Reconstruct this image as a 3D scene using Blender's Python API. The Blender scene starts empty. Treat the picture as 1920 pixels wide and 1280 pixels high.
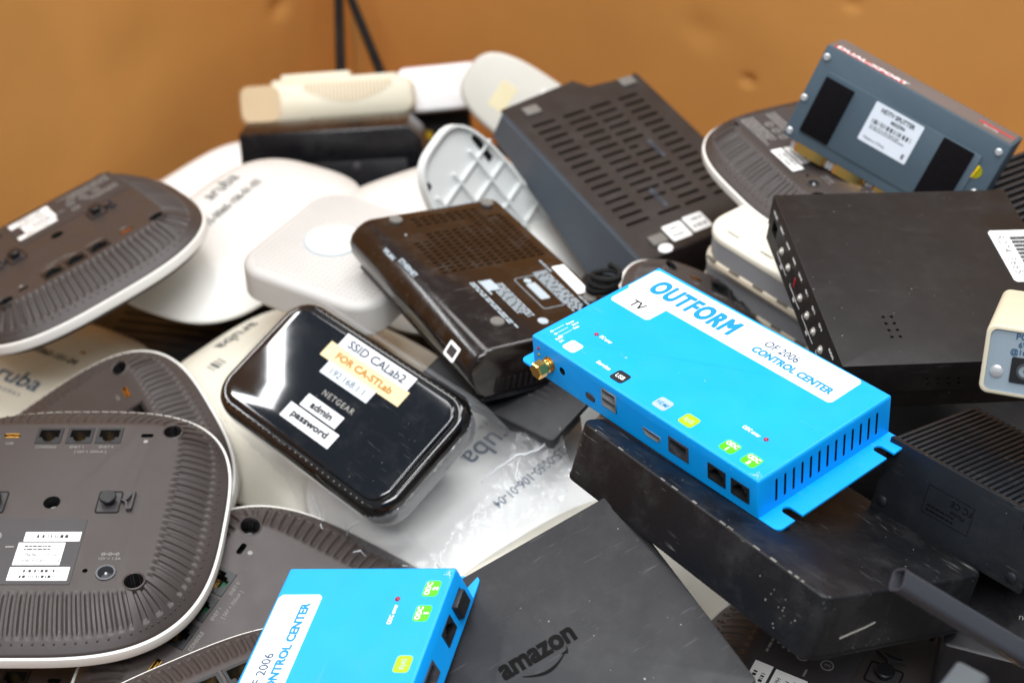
import bpy, bmesh, math, random
from mathutils import Matrix, Vector, Quaternion, noise

S = bpy.context.scene
C = S.collection
mm = 0.001

# ---------------------------------------------------------------- camera
cam = bpy.data.cameras.new('camera')
cam.sensor_width = 36.0
cam.lens = 36.0 * 2850 / 1920
cam.clip_start = 0.01
cam.clip_end = 50.0
cam.dof.use_dof = True
cam.dof.focus_distance = 0.715
cam.dof.aperture_fstop = 8.5
camo = bpy.data.objects.new('camera', cam)
C.objects.link(camo)
camo.location = (0, 0, 0.95)
camo.rotation_euler = (math.radians(52), 0, 0)
S.camera = camo

# ---------------------------------------------------------------- light: hall lamps above an open bin, plus lamps added for effect
S.view_settings.view_transform = 'Standard'
S.view_settings.look = 'None'
S.view_settings.exposure = 0.25
S.view_settings.gamma = 1.0
S.cycles.use_denoising = True
S.cycles.max_bounces = 8
S.cycles.transparent_max_bounces = 16
S.cycles.caustics_reflective = False
S.cycles.caustics_refractive = False
W = bpy.data.worlds.new('World')
S.world = W
W.use_nodes = True
bgn = W.node_tree.nodes['Background']
bgn.inputs[0].default_value = (0.80, 0.90, 1.0, 1)
bgn.inputs[1].default_value = 0.26


def area(name, loc, target, sx, sy, power, col):
    l = bpy.data.lights.new(name, 'AREA')
    l.shape = 'RECTANGLE'
    l.size, l.size_y = sx, sy
    l.energy = power
    l.color = col
    o = bpy.data.objects.new(name, l)
    C.objects.link(o)
    o.location = loc
    d = Vector(target) - Vector(loc)
    o.rotation_euler = d.to_track_quat('-Z', 'Y').to_euler()
    return o


area('hall_or_fill_lamp', (-0.40, 1.45, 2.6), (0.0, 0.75, 0.35), 0.5, 1.7, 19, (1.0, 0.995, 0.985))
area('hall_or_fill_lamp', (0.85, 1.6, 2.7), (0.0, 0.8, 0.35), 0.5, 1.7, 18, (1.0, 0.995, 0.985))
area('hall_or_fill_lamp', (-0.25, -0.75, 2.45), (-0.05, 0.9, 0.35), 1.5, 0.6, 40, (0.99, 0.995, 1.0))  # lamp added behind the camera to brighten the cardboard walls
area('hall_or_fill_lamp', (0.25, 0.35, 2.7), (0.05, 0.7, 0.35), 1.4, 0.4, 24, (0.99, 0.995, 1.0))  # overhead lamp added to brighten the white unit under the bag
area('hall_or_fill_lamp', (-2.0, 1.65, 2.4), (-0.05, 0.7, 0.35), 1.6, 0.12, 20, (0.97, 0.985, 1.0))  # narrow lamp added for the streak on the taped router's left edge

# ---------------------------------------------------------------- helpers


def lin(h):
    h = h.lstrip('#')
    r = []
    for i in (0, 2, 4):
        v = int(h[i:i + 2], 16) / 255
        r.append(v / 12.92 if v <= 0.04045 else ((v + 0.055) / 1.055) ** 2.4)
    return (r[0], r[1], r[2], 1)


def mat(name, col, rough=0.45, spec=0.5, metal=0.0, coat=0.0, bump=0.0, bscale=1500, dust=0.0, dscale=300,
        scratch=0.0, mottle=0.10, mscale=28, smear=0.0, sub=0.0):
    m = bpy.data.materials.new(name)
    m.use_nodes = True
    nt = m.node_tree
    N, L = nt.nodes, nt.links
    p = N['Principled BSDF']
    col = lin(col) if isinstance(col, str) else col
    p.inputs['Specular IOR Level'].default_value = spec
    p.inputs['Metallic'].default_value = metal
    p.inputs['Coat Weight'].default_value = coat
    p.inputs['Coat Roughness'].default_value = 0.06
    if sub:
        p.inputs['Subsurface Weight'].default_value = sub
        p.inputs['Subsurface Radius'].default_value = (0.004, 0.004, 0.003)
        p.inputs['Subsurface Scale'].default_value = 1.0
    tc = N.new('ShaderNodeTexCoord')
    oi = N.new('ShaderNodeObjectInfo')
    mul = N.new('ShaderNodeMath'); mul.operation = 'MULTIPLY'; mul.inputs[1].default_value = 3.7
    L.new(oi.outputs['Random'], mul.inputs[0])
    add = N.new('ShaderNodeVectorMath'); add.operation = 'ADD'
    L.new(tc.outputs['Object'], add.inputs[0]); L.new(mul.outputs[0], add.inputs[1])
    vec = add.outputs[0]

    def noi(scale, detail=4.0, src=None, rgh=0.55):
        n = N.new('ShaderNodeTexNoise')
        n.inputs['Scale'].default_value = scale
        n.inputs['Detail'].default_value = detail
        n.inputs['Roughness'].default_value = rgh
        L.new(src or vec, n.inputs['Vector'])
        return n.outputs['Fac']

    def ramp(x, a, b, lo=0.0, hi=1.0):
        n = N.new('ShaderNodeMapRange')
        n.inputs['From Min'].default_value = a; n.inputs['From Max'].default_value = b
        n.inputs['To Min'].default_value = lo; n.inputs['To Max'].default_value = hi
        L.new(x, n.inputs['Value'])
        return n.outputs[0]

    def mix(f, a, b):
        n = N.new('ShaderNodeMix'); n.data_type = 'RGBA'
        for sock, v in ((n.inputs[0], f), (n.inputs[6], a), (n.inputs[7], b)):
            if isinstance(v, (tuple, list)) or isinstance(v, float):
                sock.default_value = v
            else:
                L.new(v, sock)
        return n.outputs[2]

    def mth(op, a, b):
        n = N.new('ShaderNodeMath'); n.operation = op
        for sock, v in ((n.inputs[0], a), (n.inputs[1], b)):
            if isinstance(v, (int, float)):
                sock.default_value = v
            else:
                L.new(v, sock)
        return n.outputs[0]

    big = noi(mscale, 5)
    lo = tuple(c * (1 - mottle) for c in col[:3]) + (1,)
    hi = tuple(min(1, c * (1 + mottle)) for c in col[:3]) + (1,)
    c = mix(ramp(big, 0.3, 0.7), lo, hi)
    grime = None
    if smear:
        sm = ramp(noi(55, 6, rgh=0.7), 0.5, 0.8, 0, smear)
        c = mix(sm, c, (0.30, 0.29, 0.27, 1))
        grime = sm
    if dust:
        v = N.new('ShaderNodeTexVoronoi'); v.inputs['Scale'].default_value = dscale
        v.inputs['Randomness'].default_value = 1.0
        L.new(vec, v.inputs['Vector'])
        sep = N.new('ShaderNodeSeparateColor'); L.new(v.outputs['Color'], sep.inputs[0])
        pick = mth('GREATER_THAN', sep.outputs[0], 0.6)
        size = mth('MULTIPLY', sep.outputs[1], 0.125)
        dot = mth('LESS_THAN', v.outputs['Distance'], size)
        patch = ramp(noi(34, 4), 0.46, 0.72)
        d = mth('MULTIPLY', mth('MULTIPLY', dot, pick), mth('MULTIPLY', patch, dust))
        c = mix(d, c, (0.62, 0.60, 0.57, 1))
    if scratch:
        for ang, sc in ((0.5, 1.0), (-0.9, 0.8), (1.9, 0.7)):
            mp = N.new('ShaderNodeMapping')
            mp.inputs['Rotation'].default_value = (0.1, 0.05, ang)
            mp.inputs['Scale'].default_value = (45, 620, 620)
            L.new(vec, mp.inputs['Vector'])
            nn = noi(1.0, 2, mp.outputs[0])
            where = ramp(noi(30 * sc, 3), 0.50, 0.64)
            s = mth('MULTIPLY', ramp(nn, 0.67, 0.71), mth('MULTIPLY', where, scratch * sc))
            c = mix(s, c, (0.40, 0.39, 0.38, 1))
    L.new(c, p.inputs['Base Color'])
    r = ramp(noi(mscale * 2.2, 6), 0.3, 0.75, max(0.02, rough * 0.85), min(1, rough * 1.25))
    if grime is not None:
        r = mth('ADD', r, mth('MULTIPLY', grime, 0.8))
    L.new(r, p.inputs['Roughness'])
    if bump:
        b = N.new('ShaderNodeBump')
        b.inputs['Strength'].default_value = bump
        b.inputs['Distance'].default_value = 0.0004
        L.new(noi(bscale, 2), b.inputs['Height'])
        L.new(b.outputs[0], p.inputs['Normal'])
    return m


M = {}
M['blue'] = mat('blue_powder_coat', (0.0, 0.34, 0.90, 1), 0.42, 0.4, bump=0.12, bscale=2600, dust=0.3, mottle=0.04, scratch=0.10)
M['white_ink'] = mat('white_ink', '#f4f4f4', 0.5, 0.3, mottle=0.02)
M['white_label'] = mat('white_label', '#f3f3f1', 0.35, 0.4, mottle=0.02)
M['grey_ink'] = mat('grey_ink', '#a9b4bb', 0.5, 0.3, mottle=0.03)
M['dim_ink'] = mat('dim_ink', '#8d8a86', 0.55, 0.3, mottle=0.08)
M['blue_ink'] = mat('blue_ink', '#0e86c4', 0.5, 0.3, mottle=0.02)
M['navy_ink'] = mat('navy_ink', '#24496b', 0.5, 0.3, mottle=0.02)
M['black_ink'] = mat('black_ink', '#1c1f22', 0.5, 0.3, mottle=0.03)
M['tag_black'] = mat('tag_black', '#1b1c20', 0.4, 0.4, mottle=0.03)
M['tag_grey'] = mat('tag_grey', '#9fb1bd', 0.4, 0.4, mottle=0.03)
M['tag_lime'] = mat('tag_lime', '#9fce00', 0.45, 0.4, mottle=0.03)
M['tag_green'] = mat('tag_green', '#52d411', 0.4, 0.4, mottle=0.03)
M['red_led'] = mat('red_led', '#a3121e', 0.2, 0.6, mottle=0.03)
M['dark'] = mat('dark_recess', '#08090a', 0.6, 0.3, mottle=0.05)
M['jack'] = mat('jack_plastic', '#1a1b1d', 0.4, 0.45, mottle=0.08)
M['jack_grey'] = mat('jack_shield', '#55565a', 0.35, 0.6, metal=0.5, mottle=0.08)
M['green'] = mat('green_board', '#0a5a32', 0.5, 0.4, mottle=0.1)
M['gold'] = mat('gold_plate', (0.90, 0.52, 0.13, 1), 0.24, 0.6, metal=1.0, mottle=0.06)
M['steel'] = mat('steel', '#c6c8ca', 0.32, 0.6, metal=0.55, mottle=0.08)
M['ap_brown'] = mat('brown_grey_plastic', '#3d3634', 0.42, 0.45, bump=0.25, bscale=3200, mottle=0.05, dust=0.14, smear=0.0)
M['ap_rim'] = mat('pale_rim', '#dfdcd6', 0.4, 0.45, mottle=0.03)
M['ap_white'] = mat('white_plastic', '#d6d5d1', 0.38, 0.45, mottle=0.03, smear=0.05, dust=0.2, sub=0.05)
M['ap_brightened'] = mat('brightened_white_plastic', '#f4f4f2', 0.4, 0.4, mottle=0.01)  # whiter copy of the white plastic, brightens units that lie in shade
M['ap_cream'] = mat('aged_white_plastic', '#dad5c6', 0.4, 0.45, mottle=0.05, smear=0.08, dust=0.25, sub=0.05)
M['label_dark'] = mat('dark_label', '#3b383a', 0.42, 0.4, mottle=0.04)
M['slab'] = mat('worn_black_shell', '#0c0c10', 0.44, 0.35, bump=0.2, bscale=900, dust=0.6, dscale=420, scratch=0.34, mottle=0.35, smear=0.06)
M['firetv'] = mat('matte_black_shell', '#1e1e22', 0.5, 0.4, bump=0.3, bscale=2600, dust=0.9, dscale=300, scratch=0.12, mottle=0.08, smear=0.05)
M['logo_black'] = mat('gloss_black_print', '#070606', 0.6, 0.1, mottle=0.05)
M['metalbox'] = mat('black_painted_steel', '#120e0e', 0.46, 0.35, bump=0.35, bscale=2200, dust=0.9, dscale=380, scratch=0.04, mottle=0.14, smear=0.03)
M['heat'] = mat('anodised_black', '#181b20', 0.40, 0.45, metal=0.25, bump=0.2, bscale=2000, dust=0.9, dscale=420, scratch=0.12, mottle=0.15, smear=0.03)
M['slate'] = mat('slate_blue_paint', '#43535f', 0.5, 0.4, bump=0.15, bscale=2400, dust=0.3, mottle=0.05)
M['slate_grey'] = mat('slate_grey_plastic', '#434a53', 0.5, 0.4, bump=0.2, bscale=2400, dust=0.3, mottle=0.06)
M['grey_top'] = mat('grey_face_plate', '#6a6260', 0.45, 0.4, mottle=0.05)
M['velcro'] = mat('black_velcro', '#0e0c10', 0.95, 0.1, bump=1.0, bscale=2600, mottle=0.25, mscale=400, dust=0.3, dscale=500)
M['red_strip'] = mat('red_strip', '#c8333d', 0.45, 0.4, mottle=0.04)
M['paleblue_label'] = mat('pale_label', '#d3dbe6', 0.4, 0.4, mottle=0.02)
M['vented'] = mat('dark_brown_plastic', '#211a18', 0.42, 0.45, bump=0.25, bscale=2600, dust=0.5, mottle=0.10, smear=0.05)
M['glossy'] = mat('gloss_dark_brown', '#1a110e', 0.17, 0.5, bump=0.06, bscale=700, dust=0.6, dscale=260, scratch=0.12, mottle=0.12, smear=0.10)
M['rubber'] = mat('grey_rubber', '#6f6b66', 0.8, 0.2, mottle=0.1)
M['black_rubber'] = mat('black_rubber', '#0b0b0b', 0.7, 0.3, mottle=0.1)
M['ng_body'] = mat('gloss_brown_black', '#0d0a09', 0.10, 0.55, coat=0.5, mottle=0.1, scratch=0.15)
M['ng_top'] = mat('gloss_navy_black', '#080c13', 0.06, 0.5, coat=0.4, scratch=0.07, dust=0.35, mottle=0.2, smear=0.04)
M['tape_white'] = mat('white_tape', '#d9dade', 0.4, 0.4, mottle=0.02)
M['tape_yellow'] = mat('yellowed_tape', '#dcc79a', 0.4, 0.4, mottle=0.04)
M['tape_blue'] = mat('bluish_tape', '#c9d2da', 0.4, 0.4, mottle=0.02)
M['orange_ink'] = mat('orange_ink', '#a8742c', 0.5, 0.3, mottle=0.02)
M['tape_ink'] = mat('grey_tape_ink', '#3a444f', 0.5, 0.3, mottle=0.02)
M['dot_white'] = mat('dotted_white_plastic', '#c0bdb9', 0.45, 0.4, mottle=0.03, smear=0.05, dust=0.2, sub=0.05)
M['cream'] = mat('cream_plastic', '#e3ddc8', 0.42, 0.4, mottle=0.03, sub=0.05)
M['tan'] = mat('tan_plastic', '#cfb894', 0.45, 0.4, mottle=0.03)
M['cool_white'] = mat('cool_white_plastic', '#efeff0', 0.35, 0.45, mottle=0.02)
M['pink_edge'] = mat('pinkish_panel', '#c9a6a6', 0.45, 0.4, mottle=0.04)
M['pale_plate'] = mat('pale_grey_plastic', '#cfcdc4', 0.45, 0.4, mottle=0.03)
M['yellow_paper'] = mat('yellowed_paper', '#e3d9b4', 0.5, 0.3, mottle=0.03)
M['cover_grey'] = mat('light_grey_plastic', '#d9dcdb', 0.45, 0.4, mottle=0.02)
M['black_gloss'] = mat('black_gloss_plastic', '#0d0d11', 0.25, 0.5, dust=0.4, mottle=0.15, smear=0.05)
M['black_matt'] = mat('black_plastic', '#17171b', 0.45, 0.45, dust=0.5, mottle=0.12, smear=0.05, bump=0.2)
M['yellow'] = mat('yellow_sticker', '#f0c60a', 0.4, 0.4, mottle=0.03)
M['olive'] = mat('yellow_foil', '#8f8a16', 0.25, 0.6, mottle=0.1)
M['grey_band'] = mat('grey_band_plastic', '#8f8f92', 0.42, 0.45, mottle=0.03)
M['beige_edge'] = mat('beige_edge_plastic', '#d2c6b0', 0.45, 0.4, mottle=0.04)
M['beige'] = mat('beige_plastic', '#cabf a6'.replace(' ', ''), 0.45, 0.4, bump=0.2, mottle=0.03)
M['panel_grey'] = mat('blue_grey_panel', '#87949d', 0.45, 0.4, bump=0.2, mottle=0.04)
M['port_metal'] = mat('port_metal', '#a2a3a5', 0.35, 0.5, metal=0.5, mottle=0.05)
M['bead'] = mat('grey_bead', '#4a4542', 0.25, 0.5)
M['card'] = None

# where each device lies: (centre of the face that shows, rotation quaternion, width / depth / height), metres
POSE = {
  'blue_main': ((0.0899, 0.5550, 0.5033), (0.9001, -0.0031, -0.0477, -0.4331), (0.1526, 0.0852, 0.0219)),
  'blue_low': ((-0.0843, 0.3999, 0.4413), (0.7921, -0.0926, -0.1505, 0.5842), (0.1556, 0.0868, 0.0223)),
  'slab': ((0.1190, 0.4985, 0.4733), (0.8617, -0.2031, 0.0351, -0.4636), (0.1620, 0.1053, 0.0289)),
  'firetv': ((0.0243, 0.4331, 0.4453), (0.9624, 0.0758, -0.1090, 0.2371), (0.1150, 0.1150, 0.0180)),
  'metal': ((0.2229, 0.6625, 0.4799), (0.9974, 0.0346, 0.0256, 0.0576), (0.1365, 0.1425, 0.0297)),
  'heat': ((0.2236, 0.5078, 0.4857), (0.9021, -0.1365, 0.0287, -0.4084), (0.0790, 0.0718, 0.0365)),
  'splitter': ((0.2321, 0.8046, 0.4771), (0.7437, 0.5877, -0.0836, -0.3075), (0.1266, 0.0628, 0.0301)),
  'vented': ((0.0916, 0.9477, 0.3763), (0.9534, 0.0872, 0.0347, 0.2869), (0.1212, 0.1753, 0.0373)),
  'glossy': ((-0.0117, 0.7528, 0.4192), (0.9601, -0.0202, 0.0782, 0.2679), (0.0935, 0.1512, 0.0340)),
  'netgear': ((-0.0990, 0.6609, 0.3917), (0.9091, 0.1945, -0.0603, -0.3635), (0.1500, 0.0856, 0.0220)),
  'ap_big': ((-0.2406, 0.5745, 0.3945), (0.9998, 0.0201, 0.0023, 0.0030), (0.1795, 0.1795, 0.0405)),
  'ap_low': ((-0.1144, 0.5092, 0.3455), (0.8333, 0.1310, 0.0201, 0.5367), (0.1972, 0.1972, 0.0445)),
  'ap_mid': ((-0.2634, 0.6734, 0.3219), (0.8406, 0.2069, -0.0493, -0.4981), (0.1790, 0.1790, 0.0404)),
  'ap_topleft': ((-0.3133, 0.8715, 0.3600), (0.2974, 0.1310, -0.0770, -0.9426), (0.1874, 0.1874, 0.0400)),
  'white_plastic': ((-0.0173, 0.6624, 0.3406), (0.3992, 0.0199, 0.0457, -0.9155), (0.1860, 0.1860, 0.0420)),
  'white_ll': ((-0.3458, 0.8245, 0.2750), (0.9722, -0.0000, 0.0000, -0.2340), (0.1860, 0.1860, 0.0500)),
  'white_mid': ((-0.1384, 0.7634, 0.3250), (0.4427, 0.0000, 0.0000, -0.8967), (0.1860, 0.1860, 0.0500)),
  'dotted': ((-0.1077, 0.8182, 0.3892), (0.9664, -0.0000, 0.0000, -0.2569), (0.1080, 0.1080, 0.0220)),
  'white_l': ((-0.2022, 0.9500, 0.3305), (0.8507, 0.0000, 0.0000, 0.5256), (0.2150, 0.1300, 0.0350)),
  'white_back': ((-0.2672, 1.1540, 0.2180), (0.9230, 0.1355, -0.0523, 0.3565), (0.1700, 0.1200, 0.0400)),
  'white_r': ((-0.0436, 0.9471, 0.3268), (0.9688, 0.0483, -0.0121, 0.2429), (0.1860, 0.1860, 0.0500)),
  'lattice': ((0.0107, 0.9195, 0.3078), (0.8114, 0.3082, 0.4813, -0.1222), (0.2485, 0.0802, 0.0224)),
  'cream': ((-0.1697, 1.2311, 0.2679), (0.8675, 0.4962, -0.0171, 0.0299), (0.1600, 0.0340, 0.0600)),
  'whitebox': ((-0.0688, 1.2644, 0.2619), (0.8670, 0.4959, -0.0244, 0.0427), (0.0740, 0.0420, 0.0500)),
  'plate': ((0.0248, 1.1945, 0.2699), (0.8291, 0.4742, 0.1471, -0.2572), (0.1550, 0.0700, 0.0120)),
  'router': ((-0.1542, 1.1129, 0.2629), (0.8062, 0.5909, -0.0181, 0.0247), (0.1550, 0.0750, 0.0500)),
  'darkbox': ((-0.1101, 1.2909, 0.1984), (0.8246, 0.5650, -0.0170, 0.0248), (0.1400, 0.0600, 0.0450)),
  'stackA': ((0.1958, 0.7710, 0.4263), (0.9017, -0.0000, 0.0000, -0.4325), (0.1256, 0.1023, 0.0223)),
  'stackB': ((0.1961, 0.7837, 0.3987), (0.9051, -0.0000, 0.0000, -0.4252), (0.1258, 0.1025, 0.0224)),
  'ap_blue': ((0.1371, 0.7272, 0.3864), (0.9748, 0.0129, 0.2207, -0.0290), (0.1500, 0.1500, 0.0350)),
  'ap_split': ((0.2153, 0.8558, 0.4454), (0.8344, -0.0000, 0.0000, -0.5512), (0.1650, 0.1650, 0.0380)),
  'adapter': ((0.0101, 0.7022, 0.3869), (0.9431, 0.0681, -0.0414, -0.3229), (0.1000, 0.0900, 0.0070)),
  'ap_br': ((0.1575, 0.4338, 0.4007), (0.5058, 0.0000, 0.0000, -0.8626), (0.1860, 0.1860, 0.0500)),
  'white_under': ((0.0632, 0.5322, 0.3600), (0.9066, -0.0000, 0.0000, -0.4221), (0.1860, 0.1860, 0.0500)),
  'ap_bot': ((-0.1161, 0.4022, 0.4010), (0.9641, 0.0000, 0.0000, 0.2657), (0.1820, 0.1820, 0.0416)),
  'ap_bl': ((-0.2891, 0.4770, 0.3099), (0.9996, -0.0000, 0.0000, -0.0295), (0.1860, 0.1860, 0.0420)),
  'ribbed': ((0.3394, 0.7841, 0.4430), (0.8674, -0.0000, 0.0000, -0.4976), (0.1200, 0.1000, 0.0400)),
  'beige': ((0.2332, 0.5130, 0.5345), (0.8067, 0.5562, -0.1489, -0.1329), (0.0560, 0.0320, 0.0650)),
  'blackcase': ((0.2563, 0.6706, 0.3790), (0.9542, -0.0000, 0.0000, -0.2990), (0.1600, 0.1000, 0.0500)),
}

# ---------------------------------------------------------------- mesh helpers
ZO = 0.0          # height of the visible face above the thing's base
IDM = Matrix.Identity(4)


def link(o, parent=None):
    C.objects.link(o)
    if parent is not None:
        o.parent = parent
    return o


def tag(o, label=None, cat=None, group=None, kind=None):
    if label: o['label'] = label
    if cat: o['category'] = cat
    if group: o['group'] = group
    if kind: o['kind'] = kind
    return o


def thing(name, label, cat, pose, group=None, unit=None):
    """Empty at the base of a device; its parts are modelled with z = 0 on the face that shows."""
    global ZO
    loc, q, d = POSE[pose]
    w, dd, h = d
    s = 1.0
    if unit:
        s = w / unit
    R = Quaternion(q).to_matrix()
    n = R.col[2]
    o = bpy.data.objects.new(name, None)
    o.empty_display_size = 0.02
    link(o)
    o.matrix_world = Matrix.Translation(Vector(loc) - n * h) @ R.to_4x4() @ Matrix.Scale(s, 4)
    ZO = h / s
    tag(o, label, cat, group)
    return o, w / s, dd / s, h / s


def tomesh(src, T=None):
    if isinstance(src, bmesh.types.BMesh):
        me = bpy.data.meshes.new('m')
        bmesh.ops.recalc_face_normals(src, faces=src.faces)
        src.to_mesh(me)
        src.free()
        src = me
    if T is not None:
        src.transform(T)
    return src


def obj(name, src, mats, parent, T=None, ang=38, flat=False):
    me = tomesh(src, T)
    me.name = name
    if not isinstance(mats, (list, tuple)):
        mats = [mats]
    if len(me.materials) == 0:
        for m in mats:
            me.materials.append(m)
    me.transform(Matrix.Translation((0, 0, ZO)))
    if not flat:
        for p in me.polygons:
            p.use_smooth = True
        me.set_sharp_from_angle(angle=math.radians(ang))
    o = bpy.data.objects.new(name, me)
    return link(o, parent)


def merge(*parts):
    bm = bmesh.new()
    for p in parts:
        me = tomesh(p)
        bm.from_mesh(me)
        bpy.data.meshes.remove(me)
    return bm


def xf(src, T):
    me = tomesh(src)
    me.transform(T)
    return me


def box(x0, x1, y0, y1, z0, z1, bev=0.0, seg=2, mi=0):
    bm = bmesh.new()
    bmesh.ops.create_cube(bm, size=1.0)
    for v in bm.verts:
        v.co = Vector((x0 + (v.co.x + .5) * (x1 - x0), y0 + (v.co.y + .5) * (y1 - y0), z0 + (v.co.z + .5) * (z1 - z0)))
    if bev:
        bmesh.ops.bevel(bm, geom=bm.edges[:], offset=bev, segments=seg, affect='EDGES', profile=0.5)
    for f in bm.faces:
        f.material_index = mi
    return bm


def rrect(w, d, r, n=6, cx=0, cy=0):
    pts = []
    for k, (sx, sy) in enumerate(((1, 1), (-1, 1), (-1, -1), (1, -1))):
        for i in range(n + 1):
            a = math.radians(90 * k + 90 * i / n)
            pts.append((cx + sx * (w / 2 - r) + r * math.cos(a), cy + sy * (d / 2 - r) + r * math.sin(a)))
    return pts


def circle(r, n=20, cx=0, cy=0):
    return [(cx + r * math.cos(2 * math.pi * i / n), cy + r * math.sin(2 * math.pi * i / n)) for i in range(n)]


def superell(a, b, n, N):
    out = []
    for i in range(N):
        t = 2 * math.pi * i / N
        c, s = math.cos(t), math.sin(t)
        r = (abs(c) ** n + abs(s) ** n) ** (-1 / n)
        out.append((a * r * c, b * r * s))
    return out


def loft(rings, cap0=True, cap1=True):
    """rings: lists of 3-D points, all the same length"""
    bm = bmesh.new()
    V = [[bm.verts.new(p) for p in r] for r in rings]
    n = len(V[0])
    for a, b in zip(V, V[1:]):
        for i in range(n):
            j = (i + 1) % n
            bm.faces.new((a[i], a[j], b[j], b[i]))
    if cap0: bm.faces.new(list(reversed(V[0])))
    if cap1: bm.faces.new(V[-1])
    return bm


def prism(pts, z0, z1, bev=0.0, seg=2):
    """solid with rounded top rim; z1 is the top"""
    def off(k):
        # inset outline towards its normal by k
        n = len(pts)
        o = []
        for i in range(n):
            x0, y0 = pts[i - 1]; x1, y1 = pts[i]; x2, y2 = pts[(i + 1) % n]
            ax, ay = x1 - x0, y1 - y0; bx, by = x2 - x1, y2 - y1
            la = math.hypot(ax, ay) or 1; lb = math.hypot(bx, by) or 1
            nx, ny = -(ay / la + by / lb), (ax / la + bx / lb)
            ln = math.hypot(nx, ny) or 1
            nx, ny = nx / ln, ny / ln
            cosh = max(.5, (nx * (-ay / la) + ny * (ax / la)))
            o.append((x1 + nx * k / cosh, y1 + ny * k / cosh))
        return o
    rings = [[(x, y, z0) for x, y in pts]]
    if bev:
        for i in range(seg + 1):
            a = math.pi / 2 * i / seg
            k = bev * (1 - math.cos(a)); z = z1 - bev + bev * math.sin(a)
            rings.append([(x, y, z) for x, y in off(k)])
    else:
        rings.append([(x, y, z1) for x, y in pts])
    return loft(rings)


def panel(outer, holes, z0, z1):
    """flat plate with real holes"""
    cu = bpy.data.curves.new('c', 'CURVE')
    cu.dimensions = '2D'
    cu.fill_mode = 'BOTH'
    cu.extrude = abs(z1 - z0) / 2
    for loop in [outer] + list(holes):
        sp = cu.splines.new('POLY')
        sp.points.add(len(loop) - 1)
        for p, q in zip(sp.points, loop):
            p.co = (q[0], q[1], 0, 1)
        sp.use_cyclic_u = True
    o = bpy.data.objects.new('c', cu)
    C.objects.link(o)
    me = bpy.data.meshes.new_from_object(o.evaluated_get(bpy.context.evaluated_depsgraph_get()))
    bpy.data.objects.remove(o); bpy.data.curves.remove(cu)
    me.materials.clear()
    me.transform(Matrix.Translation((0, 0, (z0 + z1) / 2)))
    return me


def lathe(prof, n=24, T=IDM):
    """prof: (r, z) from bottom to top, turned round z"""
    bm = loft([[(r * math.cos(2 * math.pi * i / n), r * math.sin(2 * math.pi * i / n), z) for i in range(n)] for r, z in prof])
    return xf(bm, T)


def tube(path, r, n=8, caps=True):
    rings = []
    path = [Vector(p) for p in path]
    up = Vector((0.13, 0.21, 1)).normalized()
    for i, p in enumerate(path):
        d = (path[min(i + 1, len(path) - 1)] - path[max(i - 1, 0)]).normalized()
        a = d.cross(up).normalized(); b = d.cross(a)
        rr = r(i / (len(path) - 1)) if callable(r) else r
        rings.append([p + (a * math.cos(2 * math.pi * k / n) + b * math.sin(2 * math.pi * k / n)) * rr for k in range(n)])
    return loft(rings, caps, caps)


def cut(src, cutters, base, inner):
    """boolean difference; the pocket walls take the inner material"""
    me = tomesh(src)
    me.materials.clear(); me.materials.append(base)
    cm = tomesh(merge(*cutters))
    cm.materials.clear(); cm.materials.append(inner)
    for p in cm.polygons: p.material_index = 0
    a = bpy.data.objects.new('a', me); b = bpy.data.objects.new('b', cm)
    C.objects.link(a); C.objects.link(b)
    md = a.modifiers.new('cut', 'BOOLEAN')
    md.operation = 'DIFFERENCE'; md.solver = 'EXACT'; md.object = b
    md.material_mode = 'TRANSFER'
    md.use_self = True
    r = bpy.data.meshes.new_from_object(a.evaluated_get(bpy.context.evaluated_depsgraph_get()))
    bpy.data.objects.remove(a); bpy.data.objects.remove(b)
    return r


TXT = {}


def text(s, x, y, size, align='LEFT', bold=0.0, sx=1.0, rot=0.0, z=0.0002, shear=0.0, gap=1.0):
    cu = bpy.data.curves.new('t', 'FONT')
    cu.body = s
    cu.size = size
    cu.align_x = align
    cu.align_y = 'CENTER'
    cu.offset = bold * size
    cu.shear = shear
    cu.space_character = gap
    cu.extrude = 0.00004
    cu.resolution_u = 3
    o = bpy.data.objects.new('t', cu)
    C.objects.link(o)
    me = bpy.data.meshes.new_from_object(o.evaluated_get(bpy.context.evaluated_depsgraph_get()))
    bpy.data.objects.remove(o); bpy.data.curves.remove(cu)
    me.materials.clear()
    me.transform(Matrix.Translation((x, y, z)) @ Matrix.Rotation(math.radians(rot), 4, 'Z') @ Matrix.Diagonal((sx, 1, 1, 1)))
    return me


def fit(s, x0, x1, y0, y1, fat=0.0, z=0.0002, rot=0, shear=0.0, gap=1.0):
    """lettering set to an exact box; fat thickens the strokes by so many metres"""
    base = text(s, 0, 0, 0.01, shear=shear, gap=gap, z=0)
    xs = [v.co.x for v in base.vertices]; ys = [v.co.y for v in base.vertices]
    ax, bx, ay, by = min(xs), max(xs), min(ys), max(ys)
    w, h = (x1 - x0 - fat), (y1 - y0 - fat)
    out = []
    shifts = [(0, 0)] if not fat else [(-.5, -.5), (.5, -.5), (-.5, .5), (.5, .5), (0, 0)]
    for k, (dx, dy) in enumerate(shifts):
        me = base.copy()
        for v in me.vertices:
            v.co.x = (x0 + x1) / 2 + ((v.co.x - ax) / (bx - ax) - .5) * w + dx * fat
            v.co.y = (y0 + y1) / 2 + ((v.co.y - ay) / (by - ay) - .5) * h + dy * fat
            v.co.z += z + k * 0.000006
        out.append(me)
    bpy.data.meshes.remove(base)
    return tomesh(merge(*out))


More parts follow.
